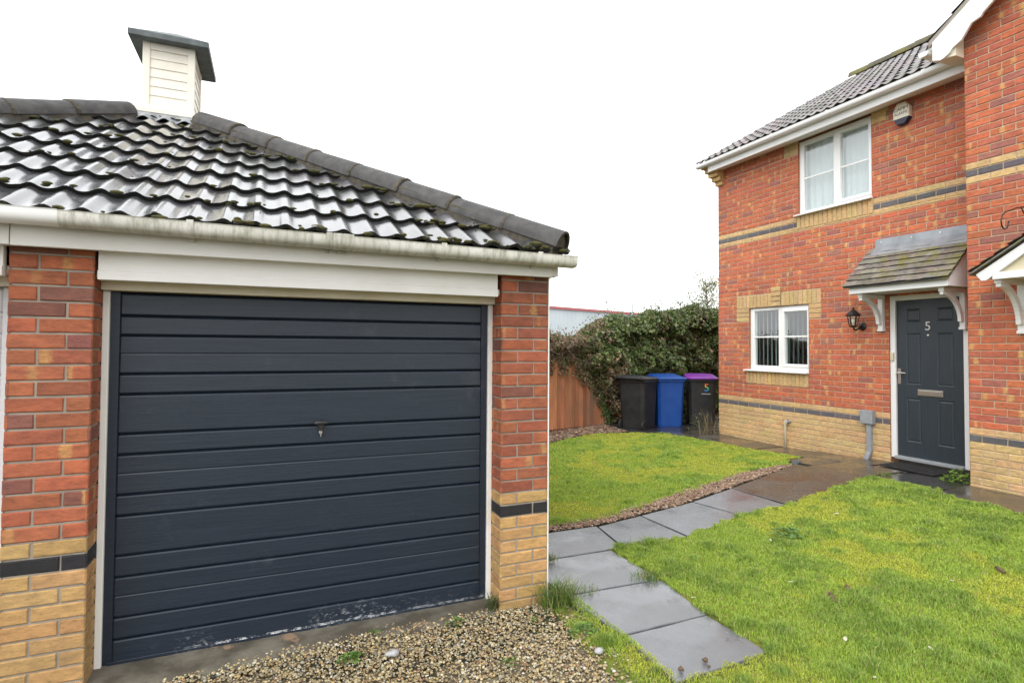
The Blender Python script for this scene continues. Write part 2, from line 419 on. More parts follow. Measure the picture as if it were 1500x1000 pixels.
# ------------------------------------------------------------------ bricks
def subtract(iv, holes):
    for a,b in holes:
        out=[]
        for u0,u1 in iv:
            if b<=u0 or a>=u1: out.append((u0,u1)); continue
            if a>u0: out.append((u0,a))
            if b<u1: out.append((b,u1))
        iv=out
    return [i for i in iv if i[1]-i[0]>.004]
def one_brick(mb,o,U,Nn_,u0,u1,z0,z1,col,kis,rot=False):
    d=rnd.uniform(0,.0022); ch=.0045; dep=.012
    t=[rnd.uniform(-.0012,.0012) for _ in range(4)]
    def P(u,z,n): return o+U*u+Nn_*n+np.array((0,0,z))
    A=[(u0,z0),(u1,z0),(u1,z1),(u0,z1)]
    B=[(u0+ch,z0+ch),(u1-ch,z0+ch),(u1-ch,z1-ch),(u0+ch,z1-ch)]
    f=[P(u,z,d+q) for (u,z),q in zip(B,t)]; e=[P(u+rnd.uniform(-.0022,.0018),z+rnd.uniform(-.0022,.0018),d-ch) for u,z in A]; bk=[P(u,z,-dep) for u,z in A]
    w=u1-u0; h=z1-z0
    uvs=[(0,0),(1,0),(1,1),(0,1)] if not rot else [(0,0),(0,1),(1,1),(1,0)]
    mb.face(f,col,0,kis,uvs)
    for i in range(4):
        j=(i+1)%4
        mb.face([e[i],e[j],f[j],f[i]],col,0,kis,[uvs[i],uvs[j],uvs[j],uvs[i]])
        mb.face([bk[i],bk[j],e[j],e[i]],col,0,kis,[uvs[i],uvs[j],uvs[j],uvs[i]])
def brick_wall(mb,o,U,Nn_,L,zbot,ztop,zr,c,pal,holes=(),clip=None,phase=0.,joint=.010):
    """o: origin (z=0), U along, Nn_ outward; rows n from zr + n*c"""
    o=np.array(o,float);U=np.array(U,float);Nn_=np.array(Nn_,float)
    n0=int(math.floor((zbot-zr)/c+1e-6)); n1=int(math.ceil((ztop-zr)/c-1e-6))
    for n in range(n0,n1):
        a=max(zr+n*c,zbot); b=min(zr+(n+1)*c,ztop)
        cuts=sorted({a,b}|{z for h in holes for z in h[2:4] if a+.001<z<b-.001})
        for za,zb in zip(cuts[:-1],cuts[1:]):
            zm=(za+zb)/2; iv=[(0,L)] if clip is None else [clip(zm)]
            if iv[0][1]-iv[0][0]<.02: continue
            iv=subtract(iv,[(h[0],h[1]) for h in holes if h[2]<zm<h[3]])
            for u0,u1 in iv:
                q=lambda u,z,nn: o+U*u+Nn_*nn+np.array((0,0,z))
                mb.face([q(u0,za,-.006),q(u1,za,-.006),q(u1,zb,-.006),q(u0,zb,-.006)],(1,1,1),1)
                if zb-za<.014: continue
                off=phase+(.1125 if n%2 else 0)
                k=math.floor((u0-off)/.225)
                x=off+k*.225
                while x<u1-1e-4:
                    s0=max(x,u0); s1=min(x+.225,u1)
                    bz0=za+(joint/2 if abs(za-(zr+n*c))<1e-4 else 0); bz1=zb-(joint/2 if abs(zb-(zr+(n+1)*c))<1e-4 else .0)
                    b0=s0+(joint/2 if s0>u0+1e-4 else 0); b1=s1-(joint/2 if s1<u1-1e-4 else 0)
                    if b1-b0>.012 and bz1-bz0>.01:
                        col,kis=pal(n)
                        one_brick(mb,o,U,Nn_,b0,b1,bz0,bz1,col,kis)
                    x+=.225
def soldier(mb,o,U,Nn_,u0,u1,z0,z1,pal,horiz=False,proud=.004):
    o=np.array(o,float);U=np.array(U,float);Nn_=np.array(Nn_,float)
    q=lambda u,z,nn: o+U*u+Nn_*nn+np.array((0,0,z))
    mb.face([q(u0,z0,-.006),q(u1,z0,-.006),q(u1,z1,-.006),q(u0,z1,-.006)],(1,1,1),1)
    oo=o+Nn_*proud
    if horiz:
        n=max(1,round((z1-z0)/.0741)); h=(z1-z0)/n
        for i in range(n):
            one_brick(mb,oo,U,Nn_,u0+.004,u1-.004,z0+i*h+.005,z0+(i+1)*h-.005,*pal())
    else:
        n=max(1,round((u1-u0)/.0755)); w=(u1-u0)/n
        for i in range(n):
            one_brick(mb,oo,U,Nn_,u0+i*w+.0055,u0+(i+1)*w-.0055,z0+.005,z1-.005,*pal(),rot=True)
def jit(c,a=.12): 
    k=1+rnd.uniform(-a,a); return tuple(max(0,x*k*(1+rnd.uniform(-.06,.06))) for x in c)
def nok(): return (0,.5,0)
def kiss(p,lo=.5,hi=.95): 
    return (rnd.uniform(lo,hi) if rnd.random()<p else 0., rnd.choice((.5,.45,.55,.3,.7,.12,.88)), 0)
def cream(): return jit((.46,.285,.115),.10), nok()
def cream_h(): return jit((.62,.425,.20),.09), nok()
def pal_g(n):
    if n==0: return jit((.018,.018,.020),.2), nok()
    if n<=1: return cream()
    r=rnd.random()
    if r<.10: return jit((.215,.085,.062),.13), kiss(.1)
    if r<.36: return jit((.320,.098,.050),.11), kiss(.12)
    return jit((.385,.117,.054),.09), kiss(.20,.3,.75)
def pal_h(kp):
    def f(n):
        if n in (0,38): return jit((.135,.128,.138),.15), nok()
        if n<=1 or n in (37,39): return cream_h()
        r=rnd.random()
        if r<.11: return jit((.38,.145,.110),.10), kiss(kp*.4)
        if r<.42: return jit((.49,.140,.080),.09), kiss(kp)
        return jit((.55,.155,.072),.09), kiss(kp)
    return f

# ------------------------------------------------------------------ roof tiles
def tile_plane(mb,O,U,S,Nv,rows,gauge,lim,period,amp,step,col,shape=0,du=None,width=2,riser=False):
    """O eave origin, U along eave, S up the slope, Nv normal; lim(s)->(u0,u1)"""
    O=np.array(O,float);U=np.array(U,float);S=np.array(S,float);Nv=np.array(Nv,float)
    du=du or period/10
    def prof(u):
        p=(u/period)%1.
        if shape==0:      # wide round roll, short valley
            return amp*(.5+.5*np.sin(2*pi*p-.38*np.sin(2*pi*p+.9)))
        return amp*np.clip(1.6*np.cos(2*pi*p)-.4,0,1)
    for r in range(rows):
        s0=r*gauge; s1=(r+1)*gauge+.02
        l0=lim(s0);l1=lim(min(s1,rows*gauge))
        ua=min(l0[0],l1[0]);ub=max(l0[1],l1[1])
        n=max(2,int((ub-ua)/du)); k0=math.floor(ua/du); g=np.arange(k0,math.ceil(ub/du)+1)*du
        cols={}
        def colf(a,b):
            t=math.floor((g[b]+du/2)/(period*width)+ (r%2)*0.5*0)
            if t not in cols: cols[t]=jit(col,.22)
            return cols[t]
        jitr=rnd.uniform(-.003,.003)
        R=[]
        wob={}
        def w(u):
            t=np.floor(u/(period*width)+.001).astype(int)
            return np.array([wob.setdefault(int(q),rnd.uniform(-.004,.004)) for q in t])
        wv=w(g)
        front=[]
        for j,(s,h) in enumerate(((s0,step),(s0+gauge*.5,step*.5+.006),(s1,.002))):
            l=lim(min(s,rows*gauge)); uu=np.clip(g,l[0],l[1])
            sh=s+wv*(1 if j==0 else .3)
            hh=prof(uu)+h+(wv*.5)
            R.append(O+np.outer(uu,U)+np.outer(sh,S)+np.outer(hh,Nv))
            if j==0: front=O+np.outer(uu,U)+np.outer(sh+.012,S)+np.outer(hh-step*.95,Nv)
        mb.grid(R,colf=colf)
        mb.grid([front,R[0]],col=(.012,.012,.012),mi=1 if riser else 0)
def half_tiles(mb,A,B,r,seglen,side,up,col=(1,1,1),lap=.03,n=10,bedmb=None):
    """half-round ridge/hip tiles from A (low) to B (high)"""
    A=np.array(A,float);B=np.array(B,float);d=B-A;L=np.linalg.norm(d);d/=L
    side=np.array(side,float);side-=d*(side@d);side/=np.linalg.norm(side);upv=np.cross(side,d)
    if upv@np.array(up)<0: upv=-upv
    k=max(1,round(L/seglen));q=L/k
    for i in range(k):
        s0=i*q-(lap if i else 0);s1=(i+1)*q
        r0=r*1.06+rnd.uniform(-.003,.003);r1=r*.97
        off=upv*rnd.uniform(-.004,.004)+side*rnd.uniform(-.004,.004)
        o_=[];i_=[]
        for s,rr in ((s0,r0),(s1,r1)):
            o_.append([A+d*s+off+side*rr*cos(t)*1.05+upv*rr*sin(t)*.95 for t in np.linspace(-.15,pi+.15,n+1)])
            i_.append([A+d*s+off+side*(rr-.016)*cos(t)*1.05+upv*(rr-.016)*sin(t)*.95 for t in np.linspace(-.15,pi+.15,n+1)])
        mb.grid(o_,col);mb.grid(i_[::-1],col)
        mb.grid([i_[0],o_[0]],col);mb.grid([o_[1],i_[1]],col)
        if bedmb is not None and i:
            jr=[[A+d*(s0+e)+off+side*rr*cos(t)*1.05+upv*rr*sin(t)*.95 for t in np.linspace(-.15,pi+.15,n+1)] for e,rr in ((-.020,r*.98),(-.014,r*1.075),(.004,r*1.085),(.010,r*1.04))]
            bedmb.grid(jr)
    if bedmb is not None:
        for s0,s1 in ((0.02,L),):
            pts=[A+d*s0-upv*.09-side*r*1.0,A+d*s0-upv*.09+side*r*1.0,A+d*s0+upv*.03+side*r*.98,A+d*s0+upv*r*.82,A+d*s0+upv*.03-side*r*.98]
            bedmb.prism(pts,d*(s1-s0))

# ================================================================== GARAGE
GA = empty('garage',(-2.53,2.53,0),'brick double garage with black tiled pyramid roof and dark ribbed door','garage')
ZR=.57; CO=.075
def garage_walls():
    mb=MB(); Zt=2.10
    def w(o,U,Nn_,L,**k): brick_wall(mb,o,U,Nn_,L,-.08,Zt,ZR,CO,pal_g,**k)
    # three front piers, their reveals and the side walls
    for x0 in (-.328,-2.798,-5.06): w((x0,0,0),(1,0,0),(0,-1,0),.328)
    for x0 in (-.328,-2.798): w((x0,.215,0),(0,-1,0),(-1,0,0),.215,phase=-.01)
    for x0 in (-2.47,-4.732): w((x0,0,0),(0,1,0),(1,0,0),.215,phase=.0)
    w((0,0,0),(0,1,0),(1,0,0),5.06)
    w((-5.06,5.06,0),(0,-1,0),(-1,0,0),5.06)
    w((0,5.06,0),(-1,0,0),(0,1,0),5.06)
    for x0,x1 in ((-.315,-.013),(-2.785,-2.483),(-5.047,-4.745)):
        mb.box(x0,x1,.013,.22,-.1,Zt,mi=1)
    mb.box(-.1,-.013,.2,5.05,-.1,Zt,mi=1); mb.box(-5.045,-4.96,.2,5.05,-.1,Zt,mi=1); mb.box(-5.0,-.11,4.95,5.045,-.1,Zt,mi=1)
    return mb.build('wall',['brick_g','mort_g'],GA,attrs=True,uv=True)
garage_walls()
def ribbed_door(name,x0,x1,m,mirror=False):
    mb=MB(); zt=1.917; zb=.012; y0=.17
    zs=[1.647+(q-1.647)*1.0205 for q in (1.912,1.795,1.695,1.498,1.395,1.195,1.09,.888,.783,.584,.478,.277,.168,.044)]
    prof=[]
    for i,(a,b) in enumerate(zip(zs[:-1],zs[1:])):
        prof+=[(y0+.020,a-.001),(y0+.017,a-.007),(y0+.002,a-.012),(y0,a-.018)]
        if a-b>.15 and i%4==2:
            mz=(a+b)/2; prof+=[(y0,mz+.006),(y0+.004,mz+.001),(y0+.001,mz-.006)]
        prof+=[(y0-.001,b+.005),(y0+.003,b+.001)]
    xs=[x0+.042,x0+.05]+list(np.linspace(x0+.1,x1-.1,12))+[x1-.05,x1-.042]
    G=[[(x,y+(.008 if i in (0,len(xs)-1) else 0),z) for i,x in enumerate(xs)] for y,z in prof]
    mb.grid(G)
    for a,b in ((x0,x0+.043),(x1-.043,x1)):
        mb.box(a,b,y0+.004,y0+.03,zb,zt)
    mb.box(x0+.043,x1-.043,y0+.021,y0+.04,zb,zt)
    mb.box(x0+.02,x1-.02,y0-.004,y0+.012,zb-.006,zb+.014)
    return mb.build(name,m,GA,bevel=.0015,seg=1)
gd=ribbed_door('garage_door',-2.438,-.360,'gdoor'); gd['label']='dark slate grey ribbed up-and-over door'
def garage_handle():
    mb=MB()
    mb.lathe([(.020,0),(.020,-.006),(.013,-.010),(.011,-.028)],(-1.398,.17,1.178),'y',16)
    mb.tube([(-1.434,.136,1.196),(-1.416,.136,1.199),(-1.380,.136,1.199),(-1.362,.136,1.196)],[.009,.013,.013,.009],10)
    mb.box(-1.409,-1.387,.160,.170,1.125,1.18)
    mb.build('handle','black_p',gd,smooth=True,angle=40)
    k=MB(); k.lathe([(.010,0),(.010,-.006),(.008,-.008)],(-1.398,.1605,1.140),'y',14); k.box(-1.4005,-1.3955,.142,.1605,1.118,1.148)
    k.build('lock','chrome',gd,smooth=True,angle=40)
garage_handle()
wd=ribbed_door('garage_door',-4.70,-2.832,'wdoor'); wd['label']='white ribbed door of the other bay'
def gframes():
    for x0,x1,xa,xb in ((-2.469,-.329,-2.438,-.360),(-4.731,-2.799,-4.70,-2.832)):
        for a,b in ((x0,xa),(xb,x1)):
            mb=MB(); mb.box(a,b,.155,.215,.0,1.919); mb.build('door_jamb','frame_w',GA,bevel=.004)
        mb=MB(); mb.box(x0,x1,.115,.215,1.92,1.972); mb.box(x0,x1,.035,.215,1.9725,2.01)
        mb.build('frame_head','cream_w',GA,bevel=.004)
    for x0,x1 in ((-2.452,-.362),(-4.75,-2.815)):
        mb=MB()
        mb.prism([(x0,-.012,2.105),(x0,-.012,2.008),(x0,-.022,2.000),(x0,-.022,1.958),(x0,.03,1.958),(x0,.03,2.105)],(x1-x0,0,0))
        mb.build('lintel_board','wood_w',GA,bevel=.003)
    mb=MB()
    mb.box(-5.08,-2.7675,-.10,-.078,2.092,2.205); mb.box(-2.7635,-.020,-.0995,-.078,2.090,2.205)
    mb.build('fascia','wood_w',GA,bevel=.003)
    mb=MB(); mb.box(-5.06,-.02,-.077,.02,2.0995,2.112); mb.box(-.03,.03,-.08,5.06,2.101,2.2); mb.box(-5.09,-5.03,-.08,5.06,2.101,2.2); mb.box(-5.06,0,5.05,5.1,2.101,2.2)
    mb.build('soffit','wood_w',GA)
    mb=MB(); mb.box(.001,.010,.001,.014,.0,2.1)  # thin white strip added to draw the white line along this corner
    mb.build('corner_strip','frame_w',GA)
gframes()
def gutter(mb,A,B,side,r=.056,deep=1.1):
    """half-round gutter from A to B, rim at z of A; side = horizontal unit vector"""
    A=np.array(A,float);B=np.array(B,float);s=np.array(side,float);z=np.array((0,0,1.))
    pr=[(r*1.06,0),(r*1.06,.007),(r*.94,.007)]
    sq=lambda v:math.copysign(abs(v)**.62,v)
    o=[(r*sq(cos(a)),-r*deep*sq(sin(a))) for a in np.linspace(0,pi,22)]
    i=[((r-.004)*sq(cos(a)),-(r-.004)*deep*sq(sin(a))) for a in np.linspace(pi,0,22)]
    P=[(-r*1.06,.007),(-r*1.06,0)][::-1]
    poly=o+[(-r*1.05,.006),(-r*.93,.006)]+i+[(r*.93,.006),(r*1.05,.006)]
    n=len(poly)
    g=[[Q+s*p[0]+z*p[1] for p in poly+[poly[0]]] for Q in (A,B)]
    mb.grid(g)
    for Q in (A,B):
        mb.face([Q+s*p[0]+z*p[1] for p in o])
def bracket(mb,Q,d,side,r=.056,deep=1.1,w=.03):
    Q=np.array(Q,float);d=np.array(d,float);s=np.array(side,float);z=np.array((0,0,1.))
    ang=np.linspace(-.04,pi+.04,20); sq=lambda v:math.copysign(abs(v)**.62,v)
    g=[[Q+d*t+s*(r+e)*sq(cos(a))+z*(-(r+e)*deep*sq(sin(a))+.004) for a in ang] for t,e in ((-w/2,.0005),(-w/2,.006),(w/2,.006),(w/2,.0005))]
    mb.grid(g)
def garage_gutter():
    y=-.176;z=2.236
    a=MB(); gutter(a,(-5.10,y,z),(-2.557,y,z+.002),(0,-1,0)); go=a.build('gutter','gutter_c',GA,smooth=True,angle=40)
    b=MB(); gutter(b,(-2.557,y-.001,z),(.090,y-.001,z-.028),(0,-1,0)); g2=b.build('gutter','gutter_d',GA,smooth=True,angle=40)
    for x in (-4.4,-3.5,-2.04,-1.40,-1.335,-1.29,-.777,-.17):
        k=MB(); zz=z if x<-2.55 else z-.028*(x+2.557)/2.647
        bracket(k,(x,y,zz),(1,0,0),(0,-1,0),w=.03 if x not in (-1.335,) else .09)
        k.box(x-.012,x+.012,-.125,-.099,zz-.075,zz-.02)
        k.build('bracket','gutter_c' if x<-2.55 else 'gutter_d',g2,smooth=True,angle=40)
garage_gutter()
def garage_roof():
    ex0,ex1,ey0,ey1,ze=-5.13,.07,-.15,5.21,2.230
    ap=np.array((-2.53,2.53,3.692)); mb=MB()
    for (p1,p2) in (((ex0,ey0),(ex1,ey0)),((ex1,ey0),(ex1,ey1)),((ex1,ey1),(ex0,ey1)),((ex0,ey1),(ex0,ey0))):
        A=np.array((*p1,ze));B=np.array((*p2,ze));U=B-A;L=np.linalg.norm(U);U/=L
        m=(A+B)/2;S=ap-A;u_ap=S@U;S=S-U*u_ap;H_=np.linalg.norm(S);S/=H_;Nv=np.cross(U,S)
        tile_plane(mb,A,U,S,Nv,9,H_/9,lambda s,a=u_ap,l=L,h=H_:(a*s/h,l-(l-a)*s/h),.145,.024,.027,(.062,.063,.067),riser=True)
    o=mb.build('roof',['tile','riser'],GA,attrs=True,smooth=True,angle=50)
    d=MB()
    P=[(ex0+.02,ey0+.02,ze-.02),(ex1-.02,ey0+.02,ze-.02),(ex1-.02,ey1-.02,ze-.02),(ex0+.02,ey1-.02,ze-.02),tuple(ap-(0,0,.03))]
    d.solid(P,[(0,3,2,1),(0,1,4),(1,2,4),(2,3,4),(3,0,4)])
    d.build('underlay_light_block','dark',o)  # unseen dark pyramid added below the tiles against light leaks
    for cx,cy in ((ex1,ey0),(ex0,ey0),(ex0,ey1),(ex1,ey1)):
        hp=MB();bd=MB()
        c=np.array((cx,cy,ze));d_=ap-c
        A=c+d_*.012+np.array((0,0,.035));B=c+d_*.895+np.array((0,0,.035))
        sd=np.array((-d_[1],d_[0],0.))
        half_tiles(hp,A,B,.104,.44,sd,(0,0,1),bedmb=bd)
        hp.build('hip_tiles','hip',o,smooth=True,angle=40)
        bd.build('bedding','bed',o)
    # moss cushions caught on the tile steps
    V=[];F=[];base=len(V)
    ms=MB(); n=0
    S=np.array((0,2.68,1.469))/3.056;Nv=np.array((0,-1.469,2.68))/3.056
    while n<230:
        r=rnd.choice((0,0,1,1,2,3,4,5,6,7,8)); u=rnd.uniform(.4,5.0)
        if not (2.6*r/9+.15<u<5.2-2.6*r/9-.15): continue
        if rnd.random()<.3 : u=5.2-2.6*r/9-abs(rnd.gauss(.25,.3))
        n+=1
        q=np.array((ex0+u,ey0,ze))+S*(r*.3395+rnd.uniform(-.01,.03))+Nv*rnd.uniform(.028,.05)
        R=rnd.uniform(.006,.019)*(1.5 if rnd.random()<.1 else 1)
        ms.lathe([(R*.6,-R*.5),(R*1.05,-R*.1),(R*.9,R*.3),(R*.4,R*.55)],q,'z',7,squash=(rnd.uniform(1,2.2),1))
    ms.build('moss','moss',o,smooth=True)['kind']='stuff'
garage_roof()
def cupola():
    b=MB(); x0,x1,y0,y1=-2.728,-2.335,2.33,2.86; zb,zt=3.672,4.26
    # corner posts and rails
    t=.055
    for px in (x0,x1-t):
        for py in (y0,y1-t): b.box(px,px+t,py,py+t,zb,zt)
    for z0,z1 in ((zb,zb+.04),(zt-.07,zt)):
        b.box(x0+t,x1-t,y0+.003,y0+.04,z0,z1);b.box(x0+t,x1-t,y1-.04,y1-.003,z0,z1)
        b.box(x0+.003,x0+.04,y0+t,y1-t,z0,z1);b.box(x1-.04,x1-.003,y0+t,y1-t,z0,z1)
    c=b.build('cupola','louvre',GA,bevel=.003)
    l=MB(); n=6; h=(zt-.07-zb-.04)/n
    for i in range(n):
        za=zb+.04+i*h; zc=za+h
        l.prism([(x0+t,y0+.010,za+.004),(x0+t,y0+.018,za+.001),(x0+t,y0+.026,zc+.004),(x0+t,y0+.018,zc+.012)],(x1-x0-2*t,0,0))
        l.prism([(x0+t,y1-.010,za+.004),(x0+t,y1-.018,za+.001),(x0+t,y1-.026,zc+.004),(x0+t,y1-.018,zc+.012)],(x1-x0-2*t,0,0))
        l.prism([(x1-.010,y0+t,za+.004),(x1-.018,y0+t,za+.001),(x1-.026,y0+t,zc+.004),(x1-.018,y0+t,zc+.012)],(0,y1-y0-2*t,0))
        l.prism([(x0+.010,y0+t,za+.004),(x0+.018,y0+t,za+.001),(x0+.026,y0+t,zc+.004),(x0+.018,y0+t,zc+.012)],(0,y1-y0-2*t,0))
    l.build('louvre_slats','louvre',c)
    d=MB(); d.box(x0+.05,x1-.05,y0+.05,y1-.05,zb-.1,zt-.01); d.build('lining','dark',c)
    s=MB(); s.box(x0-.10,x1+.025,y0-.035,y1+.03,zb-.045,zb-.001); s.build('base_board','louvre',c,bevel=.004)
    r=MB(); a0,a1,c0,c1=x0-.095,x1+.115,y0-.09,y1+.10; ze=4.248
    r.box(a0,a1,c0,c1,ze,ze+.052)
    r.solid([(a0+.006,c0+.006,ze+.053),(a1-.006,c0+.006,ze+.053),(a1-.006,c1-.006,ze+.053),(a0+.006,c1-.006,ze+.053),((a0+a1)/2,(c0+c1)/2,ze+.245)],[(0,1,4),(1,2,4),(2,3,4),(3,0,4)])
    r.build('roof_cap','lead_d',c,bevel=.004)
    f=MB()
    def zr(y): return 3.684-.548*(2.53-y)
    xs=np.linspace(x0-.10,x1+.13,40)
    G=[]
    for k,y in enumerate((2.36,2.30,2.24,2.17,2.14)):
        G.append([(x,y-.02*sin((x*pi*2/.15))*(k>2),zr(y)+.074-.006*k+(.012 if k>1 else 0)*sin((x+.02)*pi*2/.15)) for x in xs])
    f.grid(G)
    f.build('flashing','lead',c,smooth=True)
cupola()
def threshold():
    xs=np.linspace(-2.50,-.33,70); mb=MB(); G=[]
    for k,(y,z) in enumerate(((.24,.012),(.16,.011),(.06,.008),(.0,.003),(-.025,-.006),(-.040,-.06))):
        row=[]
        for x in xs:
            nzv=float(fbm(x+9,y+3,3.5,3))-.5; n2=float(fbm(x+4,1.,9,5))-.5
            row.append((x,y+(k>2)*(nzv*.10+n2*.03)-.05*(k>2)*max(0,(-1.4-x)),z+n2*.006-.008*(k>2)*max(0,nzv*4)))
        G.append(row)
    mb.grid(G); mb.build('threshold','conc',GA,smooth=True)
threshold()

# ================================================================== HOUSE
H=5.665; WN=5.183; YC=4.505
ZH=.7475-.07409; CH=.07409
HS = empty('house',(7.6,2.4,.15),'red brick end house with grey front door under a mossy canopy','house')
NB = empty('house',(6.6,-1.2,.2),'red brick gabled house projecting beside the grey front door','house')
UY=(0,-1,0); NX=(-1,0,0)
def house_walls():
    mb=MB(); Y=lambda a,b:(YC-b,YC-a)     # y range -> u range
    holes=[(*Y(1.69,2.83),3.66,5.0),(*Y(1.675,2.865),3.445,3.66),(*Y(2.83,3.09),4.61,5.0),(*Y(1.48,1.69),4.63,5.0),
           (*Y(2.67,3.80),1.27,2.305),(*Y(2.457,4.08),2.305,2.52),(*Y(3.16,3.344),2.52,2.62),(*Y(3.80,4.08),2.09,2.305),(*Y(2.457,2.67),2.09,2.305),
           (*Y(2.68,3.874),1.06,1.27),(*Y(.584,1.48),-.2,2.325)]
    brick_wall(mb,(H,YC,0),UY,NX,YC-.327,-.08,4.86,ZH,CH,pal_h(.36),holes=holes,phase=.0)
    s=lambda a,b,z0,z1,**k: soldier(mb,(H,YC,0),UY,NX,*Y(a,b),z0,z1,cream_h,**k)
    s(1.675,2.865,3.445,3.66); s(2.83,3.09,4.61,4.86,horiz=True); s(1.48,1.69,4.63,4.86,horiz=True)
    s(2.457,3.16,2.305,2.52); s(3.344,4.08,2.305,2.52); s(3.16,3.344,2.305,2.62,horiz=True,proud=.022)
    s(3.80,4.08,2.09,2.305,horiz=True); s(2.457,2.67,2.09,2.305,horiz=True); s(2.68,3.874,1.06,1.27)
    # opening reveals
    bc=(.36,.16,.07)
    for y0,y1,z0,z1 in ((1.69,2.83,3.66,4.80),(2.67,3.80,1.27,2.305),(.584,1.48,-.05,2.325)):
        for y in (y0,y1): mb.face([(H,y,z0),(H+.16,y,z0),(H+.16,y,z1),(H,y,z1)],bc)
        mb.face([(H,y0,z1),(H+.16,y0,z1),(H+.16,y1,z1),(H,y1,z1)],bc)
        mb.face([(H,y0,z0),(H+.16,y0,z0),(H+.16,y1,z0),(H,y1,z0)],bc)
    # gable end facing the bins
    def clip(z):
        if z<4.86: return (0,7.6)
        d=(z-4.86)/.577; return (d,7.6-d)
    brick_wall(mb,(H+7.6,YC,0),(-1,0,0),(0,1,0),7.6,-.08,7.0,ZH,CH,pal_h(.2),clip=clip)
    # corbelled kneeler at the eaves corner
    for k in range(5):
        z=4.535+k*.074; e=.012+.026*k
        mb.box(H-.02-e*2.2,H+.2,4.36,YC+.01+e,z,z+.064,cream_h()[0],0)
        mb.box(H-.008-e*2.0,H+.2,4.365,YC+e-.004,z+.064,z+.074,mi=1)
    return mb.build('wall',['brick_h','mort_h'],HS,attrs=True,uv=True)
house_walls()
def wing_walls():
    mb=MB(); L=3.06
    def clip(z):
        if z<5.16: return (0,L)
        d=(z-5.16)/.72; return (d,L-d)
    brick_wall(mb,(WN,.327,0),UY,NX,L,-.05,6.2,ZH,CH,pal_h(.34),clip=clip,phase=.1125)
    brick_wall(mb,(H+.02,.327,0),(-1,0,0),(0,1,0),H+.02-WN,-.05,4.9,ZH,CH,pal_h(.2))
    brick_wall(mb,(WN,.327-L,0),(1,0,0),(0,-1,0),4.0,-.05,4.9,ZH,CH,pal_h(.2))
    return mb.build('wall',['brick_h','mort_h'],NB,attrs=True,uv=True)
wing_walls()
